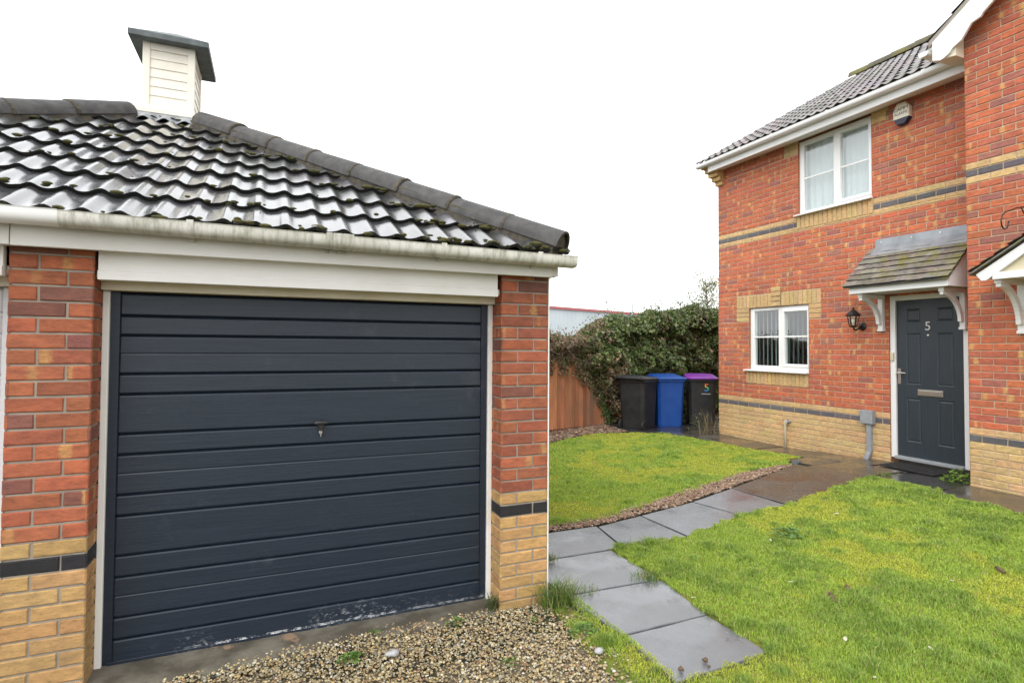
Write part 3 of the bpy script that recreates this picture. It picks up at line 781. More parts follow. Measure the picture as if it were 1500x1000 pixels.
def window(y0,y1,z0,z1,panes,gz_,sy0,sy1,kind):
    f0,f1=H+.028,H+.095
    mb=MB(); (la,lb,lz0,lz1),(ra,rb,rz0,rz1)=panes      # left pane has the larger y
    mb.box(f0,f1,lb,y1,z0,z1); mb.box(f0,f1,y0,ra,z0,z1); mb.box(f0,f1,rb,la,z0,z1)
    mb.box(f0,f1,la,lb,z0,lz0); mb.box(f0,f1,la,lb,lz1,z1); mb.box(f0,f1,ra,rb,z0,rz0); mb.box(f0,f1,ra,rb,rz1,z1)
    # the opening sash stands proud of the frame
    p0,p1=f0-.012,f0-.0005; t=.045
    mb.box(p0,p1,ra-t,rb+t,rz0-t,rz0-.004); mb.box(p0,p1,ra-t,rb+t,rz1+.004,rz1+t); mb.box(p0,p1,ra-t,ra-.004,rz0-.004,rz1+.004); mb.box(p0,p1,rb+.004,rb+t,rz0-.004,rz1+.004)
    w=mb.build('window','upvc',HS,bevel=.004)
    for a,b,c,d in panes:
        m=MB(); m.box(f0+.020,f0+.0235,a-.004,b+.004,c-.004,d+.004); m.build('pane','glass',w)
        g=MB(); g.box(f0+.008,f0+.0195,a,b,gz_-.012,gz_+.012); g.build('glazing_bar','upvc',w,bevel=.002)
    s=MB(); s.prism([(H-.062,sy0,z0-.030),(H-.062,sy0,z0-.012),(H+.03,sy0,z0-.001),(H+.12,sy0,z0-.001),(H+.12,sy0,z0-.030)],(0,sy1-sy0,0)); s.build('sill','upvc',w,bevel=.003)
    r=MB(); X1=H+1.5
    r.face([(X1,y0-.6,z0-.3),(X1,y1+.6,z0-.3),(X1,y1+.6,z1+.1),(X1,y0-.6,z1+.1)])
    for y in (y0-.6,y1+.6): r.face([(H+.12,y,z0-.3),(X1,y,z0-.3),(X1,y,z1+.1),(H+.12,y,z1+.1)])
    for z in (z0-.3,z1+.1): r.face([(H+.12,y0-.6,z),(X1,y0-.6,z),(X1,y1+.6,z),(H+.12,y1+.6,z)])
    r.face([(H+.12,y0-.6,z0-.3),(H+.12,y0,z0-.3),(H+.12,y0,z1+.1),(H+.12,y0-.6,z1+.1)])
    r.face([(H+.12,y1,z0-.3),(H+.12,y1+.6,z0-.3),(H+.12,y1+.6,z1+.1),(H+.12,y1,z1+.1)])
    r.face([(H+.12,y0,z0-.3),(H+.12,y1,z0-.3),(H+.12,y1,z0),(H+.12,y0,z0)])
    r.build('room','room',HS)
    if kind=='net':
        c=MB(); ys=np.linspace(y0+.02,y1-.02,150)
        G=[[(H+.125+.016*sin(y*58+2*sin(y*9))*(.35 if y<(ra+rb)/2+.3 else 1)+.004*k,y,z) for y in ys] for k,z in enumerate((z0-.02,z1))]  # net curtain; its smoother right part stands in for the pane's sky reflection
        c.grid(G); c.build('net_curtain','net',w,smooth=True)
        d=MB(); ys=np.linspace(rb-.02,rb+.10,30); d.grid([[(H+.17+.02*sin(y*150),y,z) for y in ys] for z in (z0-.02,z1)]); d.build('curtain','net',w,smooth=True)
    else:
        b=MB(); n=13
        for i in range(n):
            yc=y0+.06+(y1-y0-.12)*i/(n-1); a=radians(62 if i<6 else 38)
            dx,dy=.044*sin(a),.044*cos(a)
            b.prism([(H+.16-dx,yc-dy,z0+.03),(H+.16+dx,yc+dy,z0+.03),(H+.1615+dx,yc+dy-.001,z0+.03),(H+.1615-dx,yc-dy-.001,z0+.03)],(0,0,z1-z0-.04))
        b.box(H+.13,H+.19,y0+.02,y1-.02,z1-.03,z1-.001)
        b.build('vertical_blind','blind',w)
        d=MB(); d.box(H+.45,H+.7,y1-.30,y1-.12,z0+.03,z0+.13); d.build('ornament','ink',w)
    return w
w1=window(1.69,2.83,3.675,4.775,[(2.265,2.750,3.712,4.71),(1.745,2.150,3.757,4.69)],4.205,1.675,2.875,'net'); w1['label']='upper window with net curtain'
w2=window(2.67,3.80,1.30,2.300,[(3.235,3.716,1.366,2.255),(2.712,3.120,1.405,2.21)],1.828,2.665,3.885,'blind'); w2['label']='lower window with vertical blind'
def text_mesh(s,size,extr,loc,xa,ya,m,parent,name,align='CENTER',bold=0.):
    cu=bpy.data.curves.new(name,'FONT'); cu.body=s; cu.size=size; cu.extrude=extr; cu.align_x=align; cu.align_y='CENTER'; cu.offset=bold
    to=bpy.data.objects.new(name+'_src',cu); C.objects.link(to); bpy.context.view_layer.update()
    me=bpy.data.meshes.new_from_object(to.evaluated_get(bpy.context.evaluated_depsgraph_get()))
    bpy.data.objects.remove(to); bpy.data.curves.remove(cu)
    xa=np.array(xa,float);ya=np.array(ya,float);za=np.cross(xa,ya); o0=ORG[parent.name]
    n=len(me.vertices); co=np.zeros(n*3,np.float32); me.vertices.foreach_get('co',co); co=co.reshape(-1,3)
    co=co[:,:1]*xa+co[:,1:2]*ya+co[:,2:]*za+np.array(loc)-o0
    me.vertices.foreach_set('co',co.astype(np.float32).ravel()); me.materials.clear(); me.materials.append(M_[m]); me.name=name; me.update()
    o=link(name,me,parent); ORG[o.name]=o0; return o
def front_door():
    y0,y1,z0,z1=.640,1.412,.302,2.262
    f=MB()
    f.box(H+.012,H+.10,.586,.640,.27,2.325); f.box(H+.012,H+.10,1.412,1.479,.27,2.325); f.box(H+.012,H+.10,.640,1.412,2.262,2.325)
    f.build('door_frame','upvc',HS,bevel=.004)
    X=H+.040; m=MB()
    cols=[(1.125,1.298),(.755,.938)]; rows=[(.49,1.035),(1.205,1.845),(1.985,2.150)]
    def st(a,b,c,d): m.box(X,X+.045,a,b,c,d)
    ys=[y0,.755,.938,1.125,1.298,y1]
    st(y0,.755,z0,z1); st(.938,1.125,z0,z1); st(1.298,y1,z0,z1)
    for a,b in cols:
        zs=[z0]+[q for r in rows for q in r]+[z1]
        for i in range(0,len(zs),2): st(a,b,zs[i],zs[i+1])
    d=m.build('front_door','fdoor',HS); d['label']='grey six-panel front door numbered 5'
    p=MB()
    for a,b in cols:
        for c,e in rows:
            # ovolo down to the groove, then a fielded centre
            B=X+.012
            p.box(B,B+.02,a,b,c,e)
            k=.028; i=.010
            P=[(B-.0005,a+i,c+i),(B-.0005,b-i,c+i),(B-.0005,b-i,e-i),(B-.0005,a+i,e-i),(X+.002,a+k,c+k),(X+.002,b-k,c+k),(X+.002,b-k,e-k),(X+.002,a+k,e-k)]
            p.solid(P,[(0,1,5,4),(1,2,6,5),(2,3,7,6),(3,0,4,7),(4,5,6,7)])
            q=.016
            for s in ((a,c,b,c,a+q,c+q,b-q,c+q),(b,c,b,e,b-q,c+q,b-q,e-q),(b,e,a,e,b-q,e-q,a+q,e-q),(a,e,a,c,a+q,e-q,a+q,c+q)):
                p.face([(X+.0005,s[0],s[1]),(X+.0005,s[2],s[3]),(B-.001,s[6],s[7]),(B-.001,s[4],s[5])])
    p.build('panels','fdoor',d)
    h=MB(); h.box(X-.008,X-.0005,1.362,1.396,1.205,1.400)
    h.lathe([(.011,0),(.011,-.045)],(X-.008,1.379,1.345),'x',12); h.tube([(X-.05,1.379,1.345),(X-.052,1.34,1.347),(X-.05,1.275,1.344)],[.010,.009,.008],10)
    h.lathe([(.011,0),(.011,-.004)],(X-.0085,1.379,1.255),'x',12)
    h.build('handle','chrome',d,smooth=True,angle=40)
    l=MB(); l.box(X-.012,X-.0005,.872,1.158,1.075,1.150); l.box(X-.017,X-.0125,.885,1.145,1.088,1.138)
    l.build('letterbox','chrome',d,bevel=.004)
    text_mesh('5',.150,.003,(X-.004,1.035,1.925),(0,-1,0),(0,0,1),'chrome',d,'house_number')
    s=MB(); s.lathe([(.012,0),(.012,-.004),(.006,-.006)],(X,1.035,1.815),'x',14); s.build('spyhole','chrome',d,smooth=True,angle=40)
    t=MB(); t.box(H-.03,H+.10,.64,1.412,.262,.300); t.build('door_threshold','galv',HS,bevel=.005)
    b=MB(); b.box(H-.012,H+.0115,1.425,1.465,1.50,1.60); b.lathe([(.010,0),(.010,-.004)],(H-.012,1.445,1.545),'x',12); b.build('doorbell','beige',HS,bevel=.003)
front_door()
M_['tile_c']=vcol('mossy_slate_tile',.7,.45,16.,bump=.8,bs=90,bd=.005,stain=(.17,.155,.045),ss=6,slo=.50,shi=.64)
def gallows_bracket(parent,y0,y1,Xw,Xf,zt,zb,name='bracket'):
    m=MB()
    m.box(Xw-.055,Xw-.001,y0,y1,zb,zt); m.box(Xw-.065,Xw-.001,y0-.006,y1+.006,zb-.03,zb-.0005)
    m.box(Xf,Xw-.0555,y0,y1,zt-.05,zt)
    # curved brace
    cx,cz=Xf+.01,zb+.06; rx=Xw-.05-Xf-.01; rz=zt-.03-zb-.06
    out=[];inn=[]
    for a in np.linspace(0,pi/2,14):
        out.append((cx+rx*cos(a),cz+rz*sin(a))); inn.append((cx+(rx-.055)*cos(a)-.0,cz+(rz-.055)*sin(a)))
    for i in range(13):
        m.prism([(out[i][0],y0+.008,out[i][1]),(out[i+1][0],y0+.008,out[i+1][1]),(inn[i+1][0],y0+.008,inn[i+1][1]),(inn[i][0],y0+.008,inn[i][1])],(0,y1-y0-.016,0))
    return m.build(name,'upvc',parent,bevel=.003)
def canopy():
    y0,y1=.505,1.665; Xf=5.165
    m=MB()
    m.box(Xf,Xf+.022,y0,y1,2.345,2.442)
    for y in (y0,y1-.02):
        m.prism([(Xf+.0225,y,2.347),(H-.001,y,2.347),(H-.001,y,2.90),(Xf+.0225,y,2.425)],(0,.02,0))
    m.box(Xf+.0225,H-.001,y0+.0205,y1-.0205,2.352,2.368)
    c=m.build('canopy','upvc',HS,bevel=.004); c['label']='mossy tiled door canopy'
    t=MB(); O=np.array((5.115,1.72,2.435)); S=np.array((H-5.115,0,.525)); L=np.linalg.norm(S); S/=L
    tile_plane(t,O,UY,S,np.cross(UY,S),7,L/7,lambda s:(0,1.72-.470),.166,.0,.020,(.185,.165,.135),du=.0415,width=1)
    t.prism([tuple(O+S*.01+np.array((0,-.01,-.004))),tuple(O+S*L+np.array((0,-.01,-.004))),tuple(O+S*L+np.array((0,-.01,-.024))),tuple(O+S*.01+np.array((0,-.01,-.024)))],(0,-1.23,0),(.05,.05,.05))
    t.build('canopy_roof','tile_c',c,attrs=True)
    f=MB(); ys=np.linspace(.335,1.645,24); q=lambda z,d:[(H-d+.003*sin(y*23),y,z) for y in ys]
    f.grid([q(3.085,.004),q(3.08,.012),q(2.985,.014),q(2.972,.03),[(H-.10,y,2.888+.004*sin(y*17)) for y in ys],[(H-.125,y,2.860+.004*sin(y*17)) for y in ys]])
    f.build('flashing','lead',c,smooth=True,angle=30)
    for y in (.55,.85,1.18,1.56):
        n=MB(); n.lathe([(.010,0),(.010,-.004)],(H-.0145,y,3.04),'x',10); n.build('fixing','chrome',c)
    gallows_bracket(c,1.530,1.592,H,5.225,2.345,1.905); gallows_bracket(c,.585,.640,H,5.225,2.345,1.905)
canopy()
def house_roof():
    m=MB(); a=radians(30); L=(9.4-5.285)/cos(a)
    S=np.array((cos(a),0,sin(a)))
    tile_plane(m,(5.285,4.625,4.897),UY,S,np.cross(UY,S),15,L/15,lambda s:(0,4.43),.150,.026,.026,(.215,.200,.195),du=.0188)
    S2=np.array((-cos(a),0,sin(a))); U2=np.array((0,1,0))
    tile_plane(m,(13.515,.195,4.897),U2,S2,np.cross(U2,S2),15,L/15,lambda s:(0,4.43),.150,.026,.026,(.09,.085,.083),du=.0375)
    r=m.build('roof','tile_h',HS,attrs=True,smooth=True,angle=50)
    d=MB(); 
    d.prism([(5.30,.2,4.87),(9.4,.2,7.237),(13.5,.2,4.87)],(0,4.285,0)); d.build('underlay_light_block','dark',r)  # unseen dark prism under the tiles, same light block as on the garage
    k=MB(); half_tiles(k,(9.4,4.62,7.29),(9.4,.2,7.29),.13,.45,(1,0,0),(0,0,1)); k.build('ridge_tiles','ridge_m',r,smooth=True,angle=40)
    v=MB(); v.prism([(5.34,4.58,4.86),(9.4,4.58,7.205),(9.4,4.58,7.265),(5.34,4.58,4.925)],(0,.035,0)); v.build('verge','bed',r)
    f=MB(); f.box(5.383,5.403,.328,4.455,4.742,4.915); f.build('fascia','upvc',HS,bevel=.003)
    s=MB(); s.prism([(5.404,.328,4.746),(H-.001,.328,4.80),(H-.001,.328,4.815),(5.404,.328,4.765)],(0,4.125,0)); s.build('soffit','wood_w',HS)
    g=MB(); gutter(g,(5.335,4.655,4.900),(5.335,.40,4.900),(-1,0,0),r=.055,deep=1.1)
    go=g.build('gutter','upvc',HS,smooth=True,angle=40)
    for y in (3.62,2.98,2.05,.80): 
        b=MB(); bracket(b,(5.335,y,4.900),(0,1,0),(-1,0,0),r=.055,w=.04); b.build('bracket','upvc',go,smooth=True,angle=40)
house_roof()
def wing_roof():
    z0=5.155; t=.72; yr=-1.20; ye=.60; c=1/sqrt(1+t*t); L=(ye-yr)/c
    X0=WN-.175; LX=5.2; m=MB()
    ze=z0-.05+t*(.53-ye)
    S=np.array((0,-c,t*c)); U=np.array((-1.,0,0))
    tile_plane(m,(X0+LX,ye,ze),U,S,np.cross(U,S),7,L/7,lambda s:(0,LX),.150,.026,.026,(.13,.12,.115),du=.025)
    S=np.array((0,c,t*c)); U=np.array((1.,0,0))
    tile_plane(m,(X0,2*yr-ye,ze),U,S,np.cross(U,S),7,L/7,lambda s:(0,LX),.150,.026,.026,(.13,.12,.115),du=.025)
    r=m.build('roof','tile_h',NB,attrs=True,smooth=True,angle=50)
    zr=ze+t*(ye-yr)
    k=MB(); half_tiles(k,(X0,yr,zr+.03),(X0+LX,yr,zr+.03),.13,.45,(0,1,0),(0,0,1)); k.build('ridge_tiles','ridge_m',r,smooth=True,angle=40)
    d=MB(); d.prism([(WN+.03,ye-.28,ze+.10),(WN+.03,2*yr-ye+.28,ze+.10),(WN+.03,yr,zr-.06)],(LX-.4,0,0)); d.build('underlay_light_block','dark',r)  # unseen dark prism blocking light under the wing tiles
    # verge bedding above the barge boards
    v=MB()
    for sg in (1,-1):
        f=lambda y:yr+sg*(y-yr)
        v.prism([(X0+.012,f(ye-.01),ze-.055),(X0+.012,f(yr),zr-.055),(X0+.012,f(yr),zr+.012),(X0+.012,f(ye-.01),ze+.012)],(.03,0,0))
    v.build('verge','verge_m',r)
    # scalloped barge boards
    low=[(.545,4.835),(.47,4.805),(.43,4.812),(.375,4.845),(.350,4.880),(.262,4.925),(.222,4.982),(.165,5.060),(.082,5.082),(.060,5.115),(-.03,5.185),(-.075,5.24),(-.13,5.30),(-.21,5.32),(-.235,5.355),(-.32,5.40),(-.36,5.46),(-.42,5.535),(-.50,5.557),(-.525,5.59),(-.61,5.64),(-.66,5.72),(-.80,5.80),(-1.0,5.95),(-1.2,6.08)]
    top=[(.545,ze-.056+t*(ye-.545)),(yr,zr-.056)]
    for sg in (1,-1):
        b=MB(); f=lambda y:yr+sg*(y-yr)
        # strips between the straight top edge and the scalloped bottom edge
        ti=lambda y:top[0][1]+t*(.545-y)
        for (ya,za),(yb,zb) in zip(low[:-1],low[1:]):
            b.prism([(X0+.005,f(ya),za),(X0+.005,f(yb),zb),(X0+.005,f(yb),ti(yb)),(X0+.005,f(ya),ti(ya))],(.028,0,0))
        b.build('barge_board','upvc',NB)
        s=MB(); s.prism([(X0+.034,f(.54),4.955),(X0+.034,f(.54),4.975),(X0+.034,f(-1.2),6.228),(X0+.034,f(-1.2),6.208)],(WN-X0-.036,0,0)); s.build('soffit','upvc',NB)
    s=MB(); s.prism([(X0+.034,.543,4.84),(X0+.034,.543,4.985),(X0+.034,.328,5.13),(X0+.034,.328,4.80),(X0+.034,.42,4.815)],(H-X0-.2,0,0)); s.build('eaves_box','cream_w',NB)
    g=MB(); gutter(g,(4.985,.625,4.965),(6.3,.625,4.955),(0,1,0),r=.05); g.build('gutter','upvc',NB,smooth=True,angle=40)
wing_roof()
def porch():
    # the neighbour's gabled porch canopy
    Xf=4.690; ya=-.62; t=.65; ye=.028; ze=2.400; zr=ze+t*(ye-ya)
    m=MB()
    for sg in (1,-1):
        f=lambda y:ya+sg*(y-ya)
        m.prism([(Xf,f(ye-.035),ze-.02),(Xf,f(ya),zr-.045),(Xf,f(ya),zr-.125),(Xf,f(-.095),ze-.085),(Xf,f(-.055),ze-.085)],(.03,0,0))
    m.box(Xf-.006,Xf+.035,2*ya+.15,-.15,2.318,2.385)
    c=m.build('porch_canopy','upvc',NB,bevel=.003); c['label']='white gabled porch canopy'
    b=MB(); b.prism([(Xf+.036,-.10,2.36),(Xf+.036,2*ya+.10,2.36),(Xf+.036,ya,zr-.06)],(.012,0,0)); b.build('gable_panel','beige',c)
    s=MB(); s.box(Xf+.05,WN-.001,2*ya+.06,-.06,2.335,2.35); s.build('soffit','upvc',c)
    r=MB(); L=(ye-ya)*sqrt(1+t*t)+.02; cc=1/sqrt(1+t*t); LX=WN-Xf+.03
    S=np.array((0,-cc,t*cc)); U=np.array((-1.,0,0)); tile_plane(r,(Xf-.03+LX,ye+.015,ze),U,S,np.cross(U,S),6,L/6,lambda s:(0,LX),.166,0.,.02,(.17,.155,.13),du=.0415,width=1)
    S=np.array((0,cc,t*cc)); U=np.array((1.,0,0)); tile_plane(r,(Xf-.03,2*ya-ye-.015,ze),U,S,np.cross(U,S),6,L/6,lambda s:(0,LX),.166,0.,.02,(.17,.155,.13),du=.0415,width=1)
    for sg in (1,-1):
        f=lambda y:ya+sg*(y-ya)
        r.prism([(Xf-.028,f(ye+.012),ze-.008),(Xf-.028,f(ya),zr-.006),(Xf-.028,f(ya),zr-.022),(Xf-.028,f(ye+.012),ze-.024)],(LX-.004,0,0),(.17,.16,.14))
    r.build('porch_roof','tile_c',c,attrs=True)
    for sg in (1,-1):
        f=lambda y:ya+sg*(y-ya)
        m2=MB(); a,b_=sorted((f(-.135),f(-.195)))
        gallows_bracket(c,a,b_,WN,Xf+.05,2.335,1.835)
porch()
def bits_on_house():
    # alarm box
    a=empty('alarm_box',(H-.004,1.262,4.62),'cream alarm box with dark base under the eaves','alarm box')
    m=MB(); w,h=.100,.140
    def octo(w,h,k): return [(-w+k,-h),(w-k,-h),(w,-h+k*1.5),(w,h-k*1.5),(w-k,h),(-w+k,h),(-w,h-k*1.5),(-w,-h+k*1.5)]
    def ring(s,d): return [(H-d,1.262-p[0]*s,4.62+p[1]*s) for p in octo(w,h,.05)]
    rings=[ring(1,.004),ring(1,.050),ring(.93,.066)]
    for A,B in zip(rings[:-1],rings[1:]):
        for i in range(8):
            j=(i+1)%8; m.face([A[i],A[j],B[j],B[i]],mi=1 if (A[i][2]+A[j][2])/2<4.53 else 0)
    top=rings[2]; m.face([top[7],top[2],top[3],top[4],top[5],top[6]]); 
    m.face([top[0],top[1],top[2],top[7]],mi=1)
    m.build('case',['alarm_w','navy'],a)
    text_mesh('CAMM',.062,.0006,(H-.0668,1.262,4.675),(0,-1,0),(0,0,1),'ink',a,'lettering')
    text_mesh('ALARMS',.045,.0006,(H-.0668,1.262,4.618),(0,-1,0),(0,0,1),'ink',a,'lettering')
    # wall lantern
    l=empty('wall_lantern',(H,1.745,1.95),'black carriage lantern on the brick wall beside the door canopy','lantern')
    m=MB(); m.lathe([(.045,0),(.055,-.006),(.050,-.014),(.025,-.022),(.014,-.05)],(H-.002,1.835,1.945),'x',20); m.build('wall_plate','iron',l,smooth=True,angle=50)
    m=MB(); m.tube([(H-.045,1.835,1.945),(H-.08,1.84,1.915),(H-.12,1.845,1.895),(H-.15,1.85,1.905),(H-.165,1.85,1.935)],.011,8); m.build('arm','iron',l,smooth=True)
    cx,cy=H-.165,1.85
    m=MB(); m.lathe([(.02,1.925-1.93),(.03,.0),(.048,.012),(.050,.02)],(cx,cy,1.935),'z',6)
    for k in range(6):
        an=2*pi*k/6; m.tube([(cx+.046*cos(an),cy+.046*sin(an),1.95),(cx+.070*cos(an),cy+.070*sin(an),2.085)],.005,5)
    m.lathe([(.072,0),(.085,.004),(.098,.012),(.06,.05),(.03,.075),(.022,.085),(.012,.095),(.014,.108),(.004,.125)],(cx,cy,2.082),'z',12)
    m.build('cage','iron',l)
    m=MB(); m.lathe([(.044,0),(.066,.128)],(cx,cy,1.955),'z',6); m.build('lantern_glass','glass',l)
    m=MB(); m.lathe([(.012,0),(.014,.03),(.024,.06),(.018,.095),(.005,.10)],(cx,cy,1.957),'z',12); m.build('bulb','alarm_w',l,smooth=True)
    # cable box and conduit
    b=empty('cable_box',(H,1.75,.25),'grey cable box with curved conduit on the cream brick plinth','cable box')
    m=MB(); m.box(H-.075,H-.002,1.668,1.838,.655,.832); m.build('box','grey_p',b,bevel=.006)
    m=MB(); m.box(H-.055,H-.002,1.705,1.765,.30,.6545); m.prism([(H-.055,1.705,.2995),(H-.055,1.765,.2995),(H-.085,1.80,.16),(H-.085,1.735,.16)],(.05,0,0)); m.build('conduit','grey_p',b,bevel=.006)
    p=empty('tap_pipe',(H-.03,3.06,.1),'pale standpipe with tap on the plinth below the blinds window','tap')
    m=MB(); m.tube([(H-.034,3.066,.06),(H-.034,3.066,.50),(H-.034,3.06,.525),(H-.030,3.03,.53)],.019,10); m.build('pipe','beige',p,smooth=True)
    m=MB(); m.lathe([(.022,0),(.024,-.03),(.016,-.04),(.016,-.07)],(H-.002,3.005,.53),'x',12); m.tube([(H-.06,3.005,.53),(H-.085,3.005,.51),(H-.088,3.005,.485)],.011,8); m.box(H-.060,H-.045,2.98,3.03,.555,.565); m.tube([(H-.052,3.005,.54),(H-.052,3.005,.558)],.006,8); m.build('tap','galv',p,smooth=True,angle=40)
    k=empty('hanging_basket_bracket',(WN,-.25,2.95),'black iron scroll bracket on the brickwork above the porch canopy','bracket')
    m=MB(); m.tube([(WN-.002,-.25,3.035),(5.028,-.25,3.032),(4.90,-.25,3.01),(4.796,-.25,2.976),(4.70,-.25,2.945),(4.659,-.25,2.91),(4.640,-.25,2.86),(4.646,-.25,2.825),(4.67,-.25,2.795),(4.700,-.25,2.787),(4.735,-.25,2.80),(4.752,-.25,2.83),(4.765,-.25,2.868)],.006,7); m.build('scroll_arm','iron',k,smooth=True)
    m=MB(); m.box(WN-.010,WN-.002,-.262,-.238,2.80,3.07); m.tube([(WN-.008,-.25,2.83),(WN-.12,-.25,2.93),(WN-.21,-.25,3.028)],.005,6); m.build('back_plate','iron',k)
bits_on_house()

# ================================================================== GROUND
def struct(o,kind='structure'): o['kind']=kind; return o
def ground():
    def axis(a,b,fine,far):
        v=list(np.arange(a,b+1e-6,fine)); lo=a; st=fine; out=[]
        while lo>-far: st*=1.6; lo-=st; out.append(lo)
        hi=b; st=fine; o2=[]
        while hi<far: st*=1.6; hi+=st; o2.append(hi)
        return np.array(out[::-1]+v+o2)
    xs=axis(-6,9,.15,400); ys=axis(-6,9,.15,400)
    X,Y=np.meshgrid(xs,ys); Z=gz(X,Y)-.035+(fbm(X,Y,2.,8)-.5)*.02
    m=MB(); m.grid(np.dstack([X,Y,Z])); struct(m.build('ground','ground',smooth=True))
ground()
SL={}
def slab(poly,m,label,dz=0.,name='paving_slab',th=.05,group='slabs of the garden path',cat='paving slab'):
    cx=np.mean([p[0] for p in poly]); cy=np.mean([p[1] for p in poly]); z0=float(gz(cx,cy))
    mb=MB(); tilt=(rnd.uniform(-.004,.004),rnd.uniform(-.004,.004))
    # each slab lies flat on the local slope, one edge a touch proud
    gx=float(gz(cx+.2,cy)-gz(cx-.2,cy))/.4; gy=float(gz(cx,cy+.2)-gz(cx,cy-.2))/.4
    P=[]; n=len(poly)
    for i in range(n):
        a=np.array(poly[i]);b=np.array(poly[(i+1)%n]); L=np.linalg.norm(b-a); k=max(2,int(L/.06))
        for q in range(k):
            p=a+(b-a)*q/k; nrm=np.array((-(b-a)[1],(b-a)[0]))/L
            p=p+nrm*(float(fbm(p[0]*3+7,p[1]*3+2,3.,4))-.5)*.012
            P.append((p[0],p[1],z0+.002+dz+(gx+tilt[0])*(p[0]-cx)+(gy+tilt[1])*(p[1]-cy)-th))
    mb.prism(P,(0,0,th))
    o=mb.build(name,m,org=(cx,cy,z0),bevel=.006); tag(o,label,cat,group); SL[o.name]=poly; return o
pv=[([(.16,-1.08),(.79,-1.05),(.78,-.602),(.175,-.615)],'slab','wet grey slab nearest the gravel at the end of the path, three small stones on it'),
 ([(.17,-.603),(.785,-.588),(.86,-.065),(.12,-.048)],'slab','grey slab second from the gravel end of the path, opposite the brick pier'),
 ([(.11,-.030),(.848,-.048),(.85,.548),(.11,.555)],'slab','grey slab third from the gravel end of the path, next to the garage corner'),
 ([(.11,.570),(.965,.580),(1.055,1.11),(.11,1.11)],'slab','grey slab where the path turns towards the house behind the garage corner'),
 ([(.985,.575),(1.612,.562),(1.60,1.205),(1.075,1.105)],'slab','grey slab just past the turn of the path, beside the brown gravel edging'),
 ([(1.632,.565),(2.415,.752),(2.318,1.31),(1.618,1.21)],'slab','pale grey slab with an open dark joint, halfway along the path to the house'),
 ([(2.432,.755),(3.0,.775),(2.985,1.46),(2.335,1.315)],'slab','grey slab turning brown, last grey one before the long brown slab'),
 ([(3.015,.755),(4.55,1.0),(4.425,1.86),(3.0,1.465)],'slab_b','long wet brown slab between the two lawns'),
 ([(4.57,1.02),(5.20,1.02),(5.15,1.715),(4.45,1.72)],'slab_b','glossy wet brown slab in front of the door mat'),
 ([(5.17,1.42),(5.655,1.42),(5.655,2.20),(5.10,2.20)],'slab_b','wet brown slab under the grey cable box conduit'),
 ([(4.60,1.74),(5.08,1.74),(5.08,2.20),(4.66,2.20)],'slab_b','small brown slab beside the far lawn corner and broken slate'),
 ([(5.05,2.22),(5.655,2.22),(5.655,3.10),(5.05,3.10)],'slab_b','brown slab along the house wall at the foot of the tap pipe'),
 ([(4.95,3.12),(5.655,3.12),(5.655,4.0),(4.95,4.0)],'slab_b','brown slab along the house wall below the lower window'),
 ([(4.86,4.02),(5.655,4.02),(5.655,4.90),(4.80,4.90)],'slab_b','dark brown slab at the house corner before the bins'),
 ([(4.50,-.45),(5.165,-.45),(5.165,.325),(4.62,.325)],'slab_b','reddish brown slab at the foot of the projecting brick wall'),
 ([(4.50,-1.25),(5.165,-1.25),(5.165,-.47),(4.50,-.47)],'slab_b','reddish brown slab under the porch canopy')]
for p,m,l in pv: slab(p,m,l)
struct(slab([(4.30,5.28),(5.2,4.93),(7.2,4.93),(7.2,7.0),(4.30,6.5)],'slab_k','x',name='path',dz=-.012)); 
o=bpy.data.objects['path']; del o['label'],o['category'],o['group']
SL['path']=[(4.30,5.28),(5.2,4.93),(7.2,4.93),(7.2,7.0),(4.30,6.5)]
o=slab([(4.60,.345),(5.655,.345),(5.655,1.40),(5.22,1.40),(5.22,1.0),(4.62,1.0)],'slab_k','x',name='path',dz=-.004); struct(o); del o['label'],o['category'],o['group']
# door mat
t=MB(); z=float(gz(5.4,1.1))+.0105
t.box(5.24,5.60,.72,1.34,z-.002,z+.012)
for i in range(14): 
    yy=.735+i*.0445; t.box(5.25,5.59,yy,yy+.022,z+.0122,z+.018)
tag(t.build('door_mat','mat',org=(5.42,1.03,z),bevel=.002),'black ribbed rubber mat at the grey front door','door mat')
t=MB(); t.solid([(4.50,1.93,.10),(4.72,1.99,.12),(4.70,2.10,.12),(4.52,2.06,.10),(4.53,1.95,.155),(4.70,2.00,.19),(4.685,2.08,.20),(4.54,2.03,.17)],[(0,3,2,1),(4,5,6,7),(0,1,5,4),(1,2,6,5),(2,3,7,6),(3,0,4,7)])
tag(t.build('broken_slate','lead_d',org=(4.61,2.0,.1),bevel=.006),'dark broken slate piece sticking up beside the brown path slab','slate')

